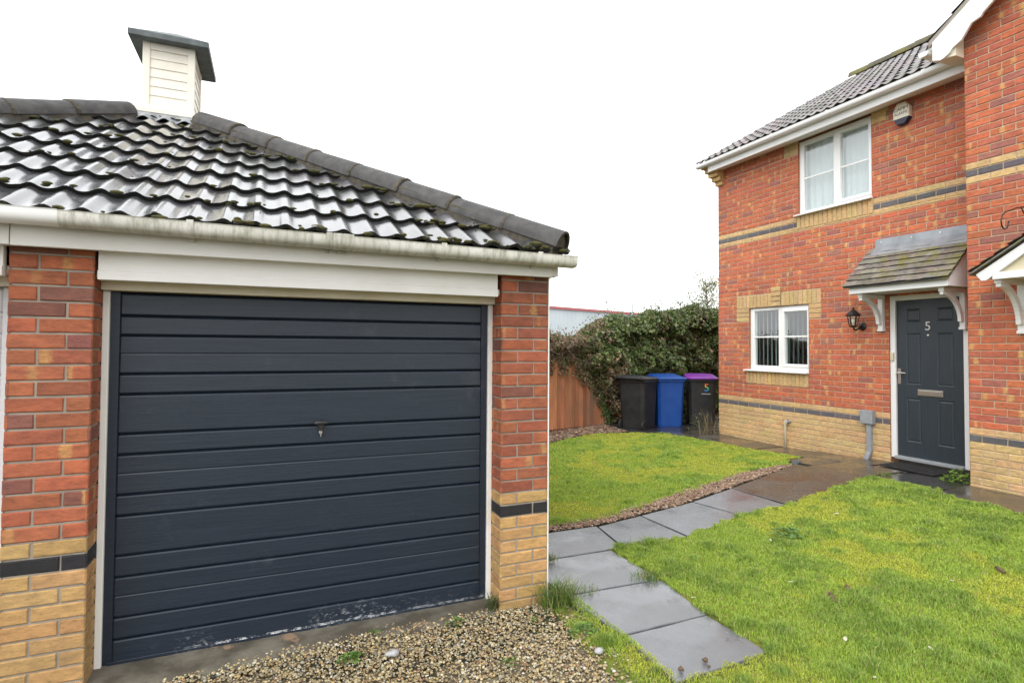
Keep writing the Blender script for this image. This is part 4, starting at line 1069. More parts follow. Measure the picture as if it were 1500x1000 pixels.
LAWN1=[(.02,-.08),(.30,-.08),(.80,-.08),(.82,.10),(.82,.35),(.83,.57),(1.5,.56),(2.26,.74),(2.95,.78),(3.74,.94),(4.55,1.03),(4.66,.80),(4.78,.52),(4.70,.33),(4.55,.30),(4.48,-.5),(4.45,-6),(.6,-6),(.25,-3),(.02,-2),(-.03,-1.2),(-.06,-.6)]
LAWN2=[(.2,1.27),(.7,1.25),(1.27,1.28),(2.16,1.53),(3.4,1.84),(4.1,1.97),(4.45,1.96),(4.68,2.2),(5.04,2.3),(5.04,3.0),(4.94,3.2),(4.90,3.9),(4.80,4.5),(4.72,4.85),(4.28,5.18),(3.5,5.40),(2.4,4.92),(.2,4.5)]
PATHP=[(.18,-1.06),(.77,-1.03),(.84,-.07),(.84,.56),(1.6,.58),(1.62,1.2),(.11,1.10)]
def sheet(name,poly,m,dz,step=.05,kind='structure'):
    xs=np.arange(min(p[0] for p in poly)-step,max(p[0] for p in poly)+step,step); ys=np.arange(min(p[1] for p in poly)-step,max(p[1] for p in poly)+step,step)
    X,Y=np.meshgrid(xs,ys); Z=gz(X,Y)+dz+(fbm(X,Y,3.,21)-.5)*.026
    for q in list(SL.values())+[PATHP]: Z=np.where(inpoly(X,Y,q),gz(X,Y)-.045,Z)
    if name=='lawn': Z=Z-.030*sst(.20,.02,X)*(Y<0)
    cx=(X[:-1,:-1]+X[1:,1:])/2; cy=(Y[:-1,:-1]+Y[1:,1:])/2; ok=inpoly(cx,cy,poly)
    idx=np.arange(X.size).reshape(X.shape)
    F=np.stack([idx[:-1,:-1][ok],idx[:-1,1:][ok],idx[1:,1:][ok],idx[1:,:-1][ok]],1)
    u,inv=np.unique(F,return_inverse=True); V=np.stack([X.ravel(),Y.ravel(),Z.ravel()],1)[u]
    o=np_mesh(name,V,inv.reshape(F.shape),None,m,smooth=True); o['kind']=kind; return o
sheet('lawn',LAWN1,'lawn',.004); sheet('lawn',LAWN2,'lawn',.004)
CAM=np.array((-1.6719,-3.3205))
def inview(x,y,m=.12):
    """roughly what the camera frames, a margin wider"""
    ya=.4026; dx=x-CAM[0];dy=y-CAM[1]; f=dx*sin(ya)+dy*cos(ya); r=dx*cos(ya)-dy*sin(ya)
    return (f>2.2)&(np.abs(r)<f*(.906+m)+.2)
def blades(x,y,h,w,col,lean,z=None,bend=1.):
    n=len(x); a=nr.rand(n)*2*pi; la=nr.rand(n)*2*pi
    z=gz(x,y)+.0 if z is None else z
    dx,dy=np.cos(a)*w/2,np.sin(a)*w/2
    lx,ly=np.cos(la)*lean*h,np.sin(la)*lean*h
    b=np.stack([x,y,z],1)
    V=np.empty((n,5,3))
    V[:,0]=b+np.stack([-dx,-dy,np.zeros(n)],1); V[:,1]=b+np.stack([dx,dy,np.zeros(n)],1)
    m_=b+np.stack([lx*.35,ly*.35,h*.62],1)
    V[:,2]=m_+np.stack([-dx*.75,-dy*.75,np.zeros(n)],1); V[:,3]=m_+np.stack([dx*.75,dy*.75,np.zeros(n)],1)
    V[:,4]=b+np.stack([lx,ly,h*(1-.25*np.clip(lean,0,1.5)*bend)],1)
    i=np.arange(n)[:,None]*5
    F=np.concatenate([i+np.array([[0,1,2]]),i+np.array([[1,3,2]]),i+np.array([[2,3,4]])],0)
    return V.reshape(-1,3),F,np.repeat(col,5,axis=0)
def lawn_grass(poly,dens,seed):
    x0,x1=min(p[0] for p in poly),max(p[0] for p in poly); y0,y1=min(p[1] for p in poly),max(p[1] for p in poly)
    y0=max(y0,-4.2)
    n=int((x1-x0)*(y1-y0)*dens)
    x=x0+nr.rand(n)*(x1-x0); y=y0+nr.rand(n)*(y1-y0)
    jx=x+(vnoise(x,y,14.,5)-.5)*.10; jy=y+(vnoise(x,y,14.,6)-.5)*.10
    d=np.hypot(x-CAM[0],y-CAM[1])
    if poly is LAWN1:
        jx=jx+np.where(x<.25,(fbm(x,y,5.,15)-.5)*.30-.03,0)
    keep=inpoly(jx,jy,poly)&~inpoly(x,y,[(.20,-1.04),(.75,-1.01),(.80,-.07),(.82,.53),(.15,.53)])&(nr.rand(n)<np.where(inview(x,y),np.clip(4.6/d,.3,1.),.12))
    for p in SL.values():
        cx=np.mean([q[0] for q in p]);cy=np.mean([q[1] for q in p])
        keep&=~inpoly(jx,jy,[(cx+(a-cx)*.965,cy+(b-cy)*.965) for a,b in p])
    x,y,d=x[keep],y[keep],d[keep]; n=len(x)
    near=poly is LAWN1; moss=sst(.50+.02*near,.63+.02*near,fbm(x,y,1.7,seed)-.05*near*sst(3.2,1.0,x)); tuft=sst(.5,.75,fbm(x,y,3.6,seed+9)); fine=fbm(x,y,9.,seed+4)
    keep=nr.rand(n)<(.72+.28*fine)
    h=(.012+.015*nr.rand(n)+.022*tuft*nr.rand(n))*(1-.45*moss)*(.75+.5*fine)
    # scattered clumps of longer, darker meadow grass
    cn=int((x1-x0)*(y1-y0)*9); cxs=x0+nr.rand(cn)*(x1-x0); cys=y0+nr.rand(cn)*(y1-y0); cr=.025+.06*nr.rand(cn); cl=np.zeros(n)
    for a_,b_,r_ in zip(cxs,cys,cr): q_=np.exp(-((x-a_)**2+(y-b_)**2)/(r_*r_)); cl=np.maximum(cl,q_)
    h=h*(1+1.5*cl); tuft=np.maximum(tuft*.8,cl*1.15); moss=moss*(1-cl)
    w=np.clip(.0011*d**.75,.0020,.0055)*(1+.4*nr.rand(n))
    g=np.array((.330,.490,.070)); g2=np.array((.215,.360,.065)); mo=np.array((.600,.600,.065)); dry=np.array((.50,.42,.20)); yg=np.array((.36,.46,.050))
    if near: g=np.array((.275,.425,.060)); yg=np.array((.410,.520,.070)); g2=np.array((.145,.265,.052))
    t=nr.rand(n)[:,None]
    c=g*(1-t)+yg*t; k=(tuft*.6)[:,None]; c=c*(1-k)+g2*k
    k=(moss*(.35+.5*nr.rand(n)))[:,None]; c=c*(1-k)+mo*k
    k=(nr.rand(n)<.05)[:,None]; c=np.where(k,dry,c)
    c*= (.78+.44*nr.rand(n))[:,None]
    return blades(x,y,h,w,c,.25+.75*nr.rand(n),gz(x,y)-.024*sst(.20,.02,x)*(y<0)+.003+(fbm(x,y,3.,21)-.5)*.026)
for poly,dens,s in ((LAWN1,30000,31),(LAWN2,21000,47)):
    V,F,c=lawn_grass(poly,dens,s); o=np_mesh('grass',V,F,c,'grass'); o['kind']='stuff'

# pebbles
def ico(sub):
    import bmesh
    b=bmesh.new(); bmesh.ops.create_icosphere(b,subdivisions=sub,radius=1.); b.verts.ensure_lookup_table()
    V=np.array([v.co[:] for v in b.verts]); F=np.array([[v.index for v in f.verts] for f in b.faces]); b.free(); return V,F
IVF={1:ico(1),2:ico(2)}; IV,IF=IVF[2]
def pebbles(name,x,y,r,col,zoff,mat_='pebble',flat=.62,sub=2):
    n=len(x); protos=[]; IV,IF=IVF[sub]
    for k in range(8):
        q=IV*(1+.28*(np.sin(IV@nr.randn(3)*2.3+k)+np.sin(IV@nr.randn(3)*3.1))[:,None]*.5)
        protos.append(q)
    pr=np.array(protos)[nr.randint(0,8,n)]
    sc_=np.stack([r*(.8+.6*nr.rand(n)),r*(.7+.3*nr.rand(n)),r*flat*(.7+.5*nr.rand(n))],1)
    P=pr*sc_[:,None,:]
    a=nr.rand(n)*2*pi; t=(nr.rand(n)-.5)*.9
    ca,sa,ct,st=np.cos(a),np.sin(a),np.cos(t),np.sin(t)
    yy=P[:,:,1]*ct[:,None]-P[:,:,2]*st[:,None]; zz=P[:,:,1]*st[:,None]+P[:,:,2]*ct[:,None]
    xx=P[:,:,0]*ca[:,None]-yy*sa[:,None]; yy=P[:,:,0]*sa[:,None]+yy*ca[:,None]
    V=np.stack([xx+x[:,None],yy+y[:,None],zz+zoff[:,None]],2)
    F=(IF[None]+(np.arange(n)*len(IV))[:,None,None]).reshape(-1,3)
    return np_mesh(name,V.reshape(-1,3),F,np.repeat(col,len(IV),axis=0),mat_,smooth=True)
def pick(pal,w,n):
    p=np.array(pal); i=nr.choice(len(pal),n,p=np.array(w)/sum(w)); return p[i]*(.75+.5*nr.rand(n))[:,None]
GR=[(-4.2,-.05),(-2.52,-.05),(-2.45,-.08),(-1.9,-.02),(-1.5,.05),(-.9,.085),(-.33,.08),(-.325,-.005),(.0,-.01),(.10,-.06),(.13,-.4),(.10,-.8),(.12,-1.3),(.15,-2),(.3,-3.2),(-4.2,-3.2)]
def gravel():
    n=95000
    x=-4.2+nr.rand(n)*4.5; y=-3.2+nr.rand(n)*3.3
    edge=sst(-.22,.14,x-.04+(fbm(x,y,5.,14)-.5)*.75)
    k=inpoly(x,y,GR)&(nr.rand(n)>edge)&(inview(x,y)|(nr.rand(n)<.12)); x,y=x[k],y[k]; n=len(x)
    r=.0050+.0062*nr.rand(n)**1.8
    c=pick([(.37,.30,.160),(.44,.38,.24),(.28,.215,.115),(.33,.235,.10),(.50,.47,.40),(.17,.15,.11),(.26,.15,.08),(.32,.30,.22)],[26,16,20,11,5,13,8,8],n)
    o=pebbles('gravel',x,y,r,c,nr.rand(n)*.012-.020+.012*sst(-.12,.02,y)+gz(x,y),sub=1); o['kind']='stuff'
gravel()
sheet('gravel_bed',GR,'gravel_bed',-.030,.08)
def strip(name,poly,dens,rmin,rmax,pal,wts,z=.0,flat=.62):
    x0,x1=min(p[0] for p in poly),max(p[0] for p in poly); y0,y1=min(p[1] for p in poly),max(p[1] for p in poly)
    n=int((x1-x0)*(y1-y0)*dens); x=x0+nr.rand(n)*(x1-x0); y=y0+nr.rand(n)*(y1-y0)
    k=inpoly(x+(vnoise(x,y,9.,2)-.5)*.06,y+(vnoise(x,y,9.,3)-.5)*.06,poly); x,y=x[k],y[k]; n=len(x)
    o=pebbles(name,x,y,rmin+(rmax-rmin)*nr.rand(n)**1.5,pick(pal,wts,n),gz(x,y)+z+nr.rand(n)*.012,flat=flat); o['kind']='stuff'
BR=[(.24,.135,.085),(.31,.21,.14),(.16,.10,.065),(.40,.32,.24),(.24,.19,.14)]
strip('gravel',[(.3,1.125),(1.07,1.125),(1.6,1.225),(2.32,1.33),(2.98,1.48),(4.4,1.88),(4.35,1.96),(3.4,1.91),(2.2,1.60),(1.27,1.34),(.3,1.30)],5200,.006,.013,BR,[30,25,18,10,14],.0)
strip('leaf_litter',[(.8,4.6),(2.3,4.9),(3.4,5.42),(4.3,5.3),(4.42,6.3),(3,5.95),(.8,5.4)],1500,.010,.030,BR+[(.08,.05,.035)],[20,20,25,6,14,25],.0,flat=.3)

# loose things
def tuft(name,loc,n,h,spread,pal,label,cat='grass tuft',group=None,w=.004,lean=(.2,1.1)):
    x=loc[0]+nr.randn(n)*spread; y=loc[1]+nr.randn(n)*spread*.8
    c=np.array(pal)[nr.randint(0,len(pal),n)]*(.75+.5*nr.rand(n))[:,None]
    V,F,c=blades(x,y,h*(.45+.6*nr.rand(n)),np.full(n,w),c,lean[0]+(lean[1]-lean[0])*nr.rand(n),np.full(n,loc[2]))
    o=np_mesh(name,V,F,c,'grass',org=loc); return tag(o,label,cat,group)
GP=[(.10,.20,.03),(.16,.25,.03),(.07,.15,.03),(.30,.28,.12)]
tuft('grass_tuft',(.045,-.075,.0),420,.21,.055,GP,'long grass tuft growing at the foot of the right brick pier')
tuft('grass_tuft',(-.36,.035,.0),120,.12,.028,[(.06,.11,.03),(.10,.14,.04),(.14,.10,.05)],'small dark tuft between the pier and the garage threshold')
tuft('grass_tuft',(.285,.50,.04),60,.085,.025,GP,'small grass tuft on the slab joint behind the garage corner')
tuft('grass_tuft',(.28,-.06,.04),60,.035,.045,GP,'flat grass tuft in the joint between second and third path slabs')
tuft('grass_tuft',(.78,-.03,.04),260,.05,.06,GP,'grass tuft creeping over the slab edge from the near lawn')
tuft('grass_tuft',(.985,.565,.03),220,.05,.035,GP,'grass tuft at the inside corner where the path turns')
tuft('grass_tuft',(4.82,.98,.18),200,.07,.07,GP,'grass tuft by the dark tarmac in front of the door')
tuft('grass_tuft',(1.25,.52,.04),160,.045,.08,GP,'low grass tuft at the inner corner of the path')
tuft('dry_weed',(5.40,4.50,.12),70,.55,.10,[(.20,.15,.08),(.26,.20,.11),(.12,.11,.05)],'dry brown weed stalks at the house corner by the bins','weed',w=.006,lean=(.1,.6))
def weed(loc,n,size,pal,label,cat='weed',group=None,name='weed',flatk=.5):
    V=[];F=[];cc=[]
    for i in range(n):
        a=nr.rand()*2*pi; r=size*(.15+.85*nr.rand()); q=np.array(loc)+(cos(a)*r,sin(a)*r*.8,size*flatk*(1-r/size)*nr.rand()+.006)
        L=size*(.16+.22*nr.rand()); W=L*.45; b=nr.rand()*2*pi; d=np.array((cos(b),sin(b),.35*nr.randn()));d/=np.linalg.norm(d); s=np.array((-sin(b),cos(b),.3*nr.randn()))
        k=len(V); V+= [q-d*L/2,q+s*W/2+(0,0,L*.08),q+d*L/2,q-s*W/2+(0,0,L*.08)]; F+=[(k,k+1,k+2),(k,k+2,k+3)]
        c=np.array(pal[nr.randint(len(pal))])*(.75+.5*nr.rand()); cc+=[c]*4
    o=np_mesh(name,np.array(V),np.array(F),np.array(cc),'tleaf',org=loc); return tag(o,label,cat,group)
WP=[(.10,.22,.03),(.15,.28,.04),(.07,.16,.03)]
for loc,n,s,l in [((-1.26,-.225,.0),150,.075,'bright green weed cushion in the gravel nearest the white stone'),((-.64,-.06,.0),60,.07,'thin green weed at the edge of the garage threshold'),
    ((-1.10,.0,.0),50,.05,'small green weed close under the dark garage door'),((-.50,-.57,.0),60,.055,'tiny green weed low in the gravel, alone in front of the pier'),((-.20,-.20,.0),40,.05,'green weed in the gravel just left of the right pier foot'),
    ((.02,-.44,.01),90,.09,'leafy weed patch where the gravel meets the grass strip')]:
    weed(loc,n,s,WP,l,group='weeds in the gravel')
weed((5.32,.52,.20),190,.19,[(.16,.28,.04),(.24,.34,.05),(.09,.18,.03)],'leafy green weeds at the right foot of the front door frame',flatk=.8)
weed((2.35,.16,.10),120,.16,[(.11,.22,.05),(.15,.27,.06)],'dark leafy weed patch in the near lawn beside the path',flatk=.3)
weed((5.62,5.0,.12),90,.22,[(.10,.15,.05),(.22,.20,.10),(.14,.11,.06)],'straggly weeds at the foot of the purple lidded bin',flatk=2.0)
def stone(name,loc,r,m,label,cat,group=None,sq=(1,1,.6)):
    q=IV*(1+.2*np.sin(IV@nr.randn(3)*2.5)[:,None])*np.array(sq)*r+np.array(loc)+(0,0,r*sq[2]*.6)
    o=np_mesh(name,q,IF,None,m,org=loc,smooth=True); return tag(o,label,cat,group)
stone('stone',(.235,-1.022,.041),.014,'bark','brown stone on the end slab, leftmost of three','stone','stones on the end slab',(1,1,.8))
stone('stone',(.403,-1.005,.041),.014,'bark','brown stone on the end slab, topmost of three','stone','stones on the end slab',(1.1,1,.8))
stone('stone',(.385,-1.05,.041),.009,'bark','smallest brown stone on the end slab','stone','stones on the end slab')
stone('stone',(-1.045,-.262,.0),.028,'rock','pale stone lying on the gravel in front of the garage door','stone',None,(1.4,.9,.6))
stone('stone',(-.02,-.66,.0),.022,'rock','white stone at the edge of the gravel by the grass strip','stone',None,(1.2,1,.7))
for i,(x,y) in enumerate([(2.85,-.26),(1.6,-1.19),(1.57,-1.40),(3.1,.30),(1.05,-1.45),(2.1,.126),(3.2,-.42),(2.55,.3),(1.25,-1.15),(.83,-.42),(1.6,-.5),(2.53,-.97)]):
    z=float(gz(x,y))+.026; a=rnd.uniform(0,6); L=rnd.uniform(.012,.024); m=MB()
    d=np.array((cos(a),sin(a),.15)); s=np.array((-sin(a),cos(a),.1)); q=np.array((x,y,z))
    top=[q-d*L,q-d*L*.3+s*L*.45,q+d*L*.5+s*L*.4,q+d*L,q+d*L*.4-s*L*.42,q-d*L*.4-s*L*.4]
    m.prism(top,(0,0,.0015)); tag(m.build('fallen_leaf','petal',org=(x,y,z)),'small pale fallen leaf lying on the grass of the near lawn','leaf','pale leaves on the near lawn')
for x,y,L,l in [(1.65,-.77,.075,'longest brown bark piece lying in the near lawn'),(2.98,-1.02,.05,'brown bark scrap at the right of the near lawn'),(1.86,-.72,.04,'small brown bark scrap in the middle of the near lawn')]:
    z=float(gz(x,y))+.018; m=MB(); m.tube([(x-L*.6,y-L*.8,z),(x-L*.1,y,z+.006),(x+L*.6,y+L*.8,z+.002)],[.010,.016,.008],7); tag(m.build('bark_piece','bark',org=(x,y,z)),l,'bark')

# ================================================================== BINS, FENCE, HEDGE
def bin_(loc,rz,body,lid,label,name='wheelie_bin',group='wheelie bins by the hedge'):
    root=empty(name,loc,label,'wheelie bin',group,rz)
    ORG[root.name]=np.zeros(3)        # parts are modelled in the bin's own frame
    m=MB()
    def ring(w,d0,d1,z,k=.05): return [(-w+k,d0,z),(w-k,d0,z),(w,d0+k,z),(w,d1-k,z),(w-k,d1,z),(-w+k,d1,z),(-w,d1-k,z),(-w,d0+k,z)]
    R=[ring(.228,-.250,.235,.02),ring(.236,-.258,.245,.05),ring(.250,-.278,.280,.45),ring(.260,-.295,.30,.80),ring(.270,-.305,.31,.90),ring(.288,-.325,.325,.905),ring(.290,-.328,.330,.955),ring(.27,-.31,.31,.96)]
    P=[p for r in R for p in r]; F=[tuple(range(8))[::-1],tuple(range(56,64))]
    for a in range(7):
        for i in range(8): F.append((a*8+i,a*8+(i+1)%8,(a+1)*8+(i+1)%8,(a+1)*8+i))
    m.solid(P,F)
    for x in (-.13,.13): m.prism([(x-.012,-.252,.08),(x+.012,-.252,.08),(x+.012,-.3,.86),(x-.012,-.3,.86)],(0,.012,0))
    for x in (-.20,-.10,0,.10,.20): m.prism([(x-.006,-.318,.86),(x-.006,-.340,.95),(x-.006,-.30,.95)],(.012,0,0))
    b=m.build('body',body,root,bevel=.012,seg=2)
    l=MB()
    def lr(w,d0,d1,z0,z1,k=.06): return [(-w+k,d0,z0),(w-k,d0,z0),(w,d0+k,z0),(w,d1,z1),(w-.01,d1+.01,z1),(-w+.01,d1+.01,z1),(-w,d1,z1),(-w,d0+k,z0)]
    R=[lr(.296,-.345,.33,.945,.955),lr(.300,-.350,.335,.968,.982),lr(.285,-.335,.325,.980,1.012),lr(.235,-.27,.27,.995,1.034),lr(.16,-.18,.2,1.003,1.040)]
    P=[p for r in R for p in r]; F=[tuple(range(8))[::-1],tuple(range(32,40))]
    for a in range(4):
        for i in range(8): F.append((a*8+i,a*8+(i+1)%8,(a+1)*8+(i+1)%8,(a+1)*8+i))
    l.solid(P,F)
    for x in (-.19,.19): l.box(x-.03,x+.03,.31,.40,.985,1.02)
    l.build('lid',lid,root,bevel=.010,seg=2,smooth=False)
    h=MB(); h.tube([(-.27,.31,.93),(-.26,.385,.985),(-.20,.395,.99),(.20,.395,.99),(.26,.385,.985),(.27,.31,.93)],.016,8); h.build('handle',body,root,smooth=True)
    for s in (-1,1):
        w=MB(); x=s*.235
        w.lathe([(.06,-.022),(.092,-.022),(.1,-.012),(.1,.012),(.092,.022),(.06,.022)],(x,.225,.10),'x',22); wo=w.build('wheel','rubber',root,smooth=True,angle=40)
        w=MB(); w.lathe([(.058,-.012),(.05,-.018),(.02,-.022),(.02,.022),(.05,.018),(.058,.012)],(x,.225,.10),'x',16); w.build('hub','grey_p',wo,smooth=True,angle=40)
    a=MB(); a.tube([(-.21,.225,.10),(.21,.225,.10)],.012,8); a.build('axle','iron',root)
    return root
b1=bin_((4.80,5.70,.085),radians(117),'black_p','black_p','plain black wheelie bin, closest to the fence')
b2=bin_((5.52,5.76,.085),radians(-20),'blue_p','blue_p','bright blue wheelie bin between two black ones')
b3=bin_((6.24,5.62,.085),radians(-34),'black_p','purple_p','black wheelie bin with purple lid and rainbow number sticker')
ORG[b3.name]=np.zeros(3)
text_mesh('5',.21,.001,(.075,-.3005,.78),(1,0,0),(0,-.057,1),'rainbow',b3,'number_sticker')
m=MB(); m.box(-.02,.15,-.2985,-.290,.655,.672); m.build('name_strip','grey_p',b3)

fd=np.array((1.54,.40,0));fd/=np.linalg.norm(fd); fn=np.array((fd[1],-fd[0],0))    # along the fence / towards the lawn
F0=np.array((3.10,6.04,0.))
def fence():
    r=empty('fence',(3.1,6.04,.05),'reddish brown close-boarded fence half buried under ivy','fence')
    m=MB(); s=-3.4
    while s<6.0:
        w=rnd.uniform(.092,.104); p=F0+fd*s; q=p+fd*(w+.012); zt=1.72+rnd.uniform(-.01,.01); o=rnd.uniform(0,.004)
        col=jit((.36,.150,.075),.36)
        A=p+fn*(.004+o);B=q+fn*(.024+o);b0=p-fn*.006;b1_=q+fn*.006
        P=[(*x[:2],z) for z in (.10,zt) for x in (A,B,b1_,b0)]
        m.solid(P,[(0,3,2,1),(4,5,6,7),(0,1,5,4),(1,2,6,5),(2,3,7,6),(3,0,4,7)],col); s+=w
    m.build('boards','fence',r,attrs=True)
    g=MB()
    A=F0-fd*3.4+fn*.022;B=F0+fd*6+fn*.022
    P=[(*(x+o)[:2],z) for z in (-.05,.12) for x,o in ((A,0*fn),(B,0*fn),(B,-fn*.03),(A,-fn*.03))]
    g.solid(P,[(0,3,2,1),(4,5,6,7),(0,1,5,4),(1,2,6,5),(2,3,7,6),(3,0,4,7)],(.12,.06,.04)); g.build('gravel_board','fence',r,attrs=True)
    for s in (-2.4,0.0,2.4,4.8):
        p=MB(); q=F0+fd*s-fn*.06; p.box(q[0]-.045,q[0]+.045,q[1]-.045,q[1]+.045,-.1,1.75,col=(.2,.08,.045)); p.build('post','fence',r,attrs=True)
fence()
def ivy():
    root=empty('ivy_hedge',(5.2,6.6,.05),'overgrown ivy hedge tumbling over the fence behind the bins','hedge')
    yf=lambda x:6.04+.26*(x-3.1)
    def zt(x): return np.interp(x,[1.5,3.0,3.7,4.1,4.6,5.2,6.0,7.2,8.2],[1.78,1.84,1.90,2.06,2.27,2.36,2.40,2.55,2.60])+(fbm(x,x*0+1,1.7,61)-.5)*.30+(fbm(x,x*0+3,9.,64)-.5)*.14
    def zb(x): return np.interp(x,[1.5,3.1,3.7,4.05,4.35,4.62,4.85],[1.50,1.47,1.36,1.16,.70,.15,.02])+(fbm(x,x*0+5,4.,62)-.5)*.42+(fbm(x,x*0+8,11.,69)-.5)*.26
    def depth(x,z): return np.interp(x,[2.5,3.4,4.4,5.5,8],[.20,.22,.34,.42,.45])+(fbm(x*1.0,z,2.2,63)-.5)*.75+(fbm(x,z,6.,68)-.5)*.22
    n=125000
    x=1.6+nr.rand(n)*6.6; t=nr.rand(n); lo=np.clip(zb(x),.03,None); hi=zt(x); z=lo+(hi-lo)*t
    rnd_top=np.sqrt(np.clip(1-((z-(hi-.30))/.30).clip(0,1)**2,0,1))
    D=depth(x,z)*rnd_top*np.clip((z-lo)/.25+.45,0,1)
    y=yf(x)-D+np.abs(nr.randn(n))*.07
    # the crown of the hedge: leaves over the top and behind
    k=nr.rand(n)<.30
    y=np.where(k,yf(x)-D+nr.rand(n)*(D+.35),y); z=np.where(k,hi-.10*nr.rand(n)-.25*((y-yf(x))/.45)**2,z)
    gap=fbm(x*1.4,z*1.4,3.2,66)
    keep=(gap>.38)|(nr.rand(n)<.28)
    x,y,z,gap=x[keep],y[keep],z[keep],gap[keep]; n=len(x)
    brown=np.clip(1.0-(x-3.3)/1.25,0,1); brown=np.clip(brown+(fbm(x,z,2.6,67)-.5)*.9,0,1)
    brown=np.maximum(brown, .8*sst(4.1,4.3,x)*sst(4.95,4.6,x)*sst(1.7,1.2,z))
    G=pick([(.070,.115,.030),(.105,.165,.040),(.050,.085,.026),(.17,.23,.07),(.26,.28,.12)],[26,28,18,18,10],n)
    B=pick([(.22,.14,.085),(.31,.20,.13),(.14,.105,.065),(.16,.15,.065),(.40,.24,.19)],[24,24,16,22,14],n)
    c=np.where((nr.rand(n)<brown*.85)[:,None],B,G)
    L=(.011+.032*nr.rand(n)**1.5)*np.where(brown>.5,.8,1.05)
    nrm=np.stack([nr.randn(n)*.55,-.75+nr.randn(n)*.5,.55+nr.randn(n)*.5],1); nrm/=np.linalg.norm(nrm,axis=1)[:,None]
    u=np.cross(nrm,nr.randn(n,3)); u/=np.linalg.norm(u,axis=1)[:,None]; v=np.cross(nrm,u)
    # trailing strands down the boards and shoots standing out of the top
    sx=2.3+nr.rand(150)*2.7; sl_=.10+.38*nr.rand(150); sd=np.repeat(np.arange(150),26); tt=nr.rand(len(sd))
    hx=sx[sd]+(nr.rand(len(sd))-.5)*.05; hz=np.clip(zb(sx)[sd]-sl_[sd]*tt+.08,.06,None); hy=yf(hx)-.04-.05*nr.rand(len(sd))
    ux=2.2+nr.rand(170)*5.6; ul=.06+.30*nr.rand(170)**2; ud=np.repeat(np.arange(170),12); tt=nr.rand(len(ud))
    vx=ux[ud]+(nr.rand(len(ud))-.5)*.06; vz=zt(ux)[ud]-.05+ul[ud]*tt; vy=yf(vx)-.12+(nr.rand(len(ud))-.5)*.3
    ex=np.concatenate([hx,vx]); m_=len(ex); pk=nr.randint(0,n,m_); br=(ex<4.3)&(nr.rand(m_)<.7)
    x=np.concatenate([x,ex]); y=np.concatenate([y,hy,vy]); z=np.concatenate([z,hz,vz]); L=np.concatenate([L,.010+.018*nr.rand(m_)]); c=np.concatenate([c,np.where(br[:,None],B[pk],G[pk])]); u=np.concatenate([u,u[pk]]); v=np.concatenate([v,v[pk]]); nrm=np.concatenate([nrm,nrm[pk]]); n=len(x)
    p=np.stack([x,y,z],1); L=L[:,None]
    V=np.stack([p-u*L,p-u*L*.1+v*L*.85+nrm*L*.25,p+u*L*1.1-nrm*L*.1,p-u*L*.1-v*L*.85+nrm*L*.25],1)
    i=np.arange(n)[:,None]*4; F=np.concatenate([i+np.array([[0,1,2]]),i+np.array([[0,2,3]])],0)
    np_mesh('foliage',V.reshape(-1,3),F,np.repeat(c,4,axis=0),'leaf',root,org=tuple(ORG[root.name]))
    # dark core sheet added to close see-through gaps, standing for dense inner twigs; old wood
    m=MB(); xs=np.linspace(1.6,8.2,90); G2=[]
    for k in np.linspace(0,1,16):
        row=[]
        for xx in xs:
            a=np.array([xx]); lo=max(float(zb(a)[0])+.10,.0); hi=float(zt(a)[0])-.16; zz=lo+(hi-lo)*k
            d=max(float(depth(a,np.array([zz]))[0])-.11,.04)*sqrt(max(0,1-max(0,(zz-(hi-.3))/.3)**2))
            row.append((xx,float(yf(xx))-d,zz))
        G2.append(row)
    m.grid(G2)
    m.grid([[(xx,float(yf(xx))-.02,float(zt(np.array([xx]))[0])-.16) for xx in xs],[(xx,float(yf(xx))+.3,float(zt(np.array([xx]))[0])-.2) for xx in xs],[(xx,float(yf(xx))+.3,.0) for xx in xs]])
    m.build('dark_core','core',root,smooth=True)
    s=MB()
    for q in range(420):
        xx=rnd.uniform(2.3,7.6); a=np.array([xx]); hi=float(zt(a)[0]); lo=max(float(zb(a)[0]),.05)
        zz=rnd.uniform(lo,hi); 
        if xx<4.9 and rnd.random()<.5: zz=lo+rnd.uniform(-.05,.3)
        d=float(depth(a,np.array([zz]))[0])*.9
        p=np.array((xx,float(yf(xx))-max(d,.05),zz)); pts=[p]; dr=np.array((rnd.uniform(-1,1),rnd.uniform(-.6,.1),rnd.uniform(-1.0,.5)))
        for w in range(4):
            dr=dr+np.array([rnd.uniform(-.5,.5) for _ in range(3)]); pts.append(pts[-1]+dr/np.linalg.norm(dr)*.075)
        s.tube(pts,[.0045,.004,.0035,.003,.002],5)
    for q in range(34):
        xx=rnd.uniform(2.6,7.4); hi=float(zt(np.array([xx]))[0])-.06; p=np.array((xx,float(yf(xx))-rnd.uniform(-.1,.25),hi)); h=rnd.uniform(.12,.34)
        s.tube([p,p+np.array((rnd.uniform(-.05,.05),0,h*.5)),p+np.array((rnd.uniform(-.1,.1),0,h))],[.004,.003,.0015],4)
    s.build('stems','stalk',root)
ivy()
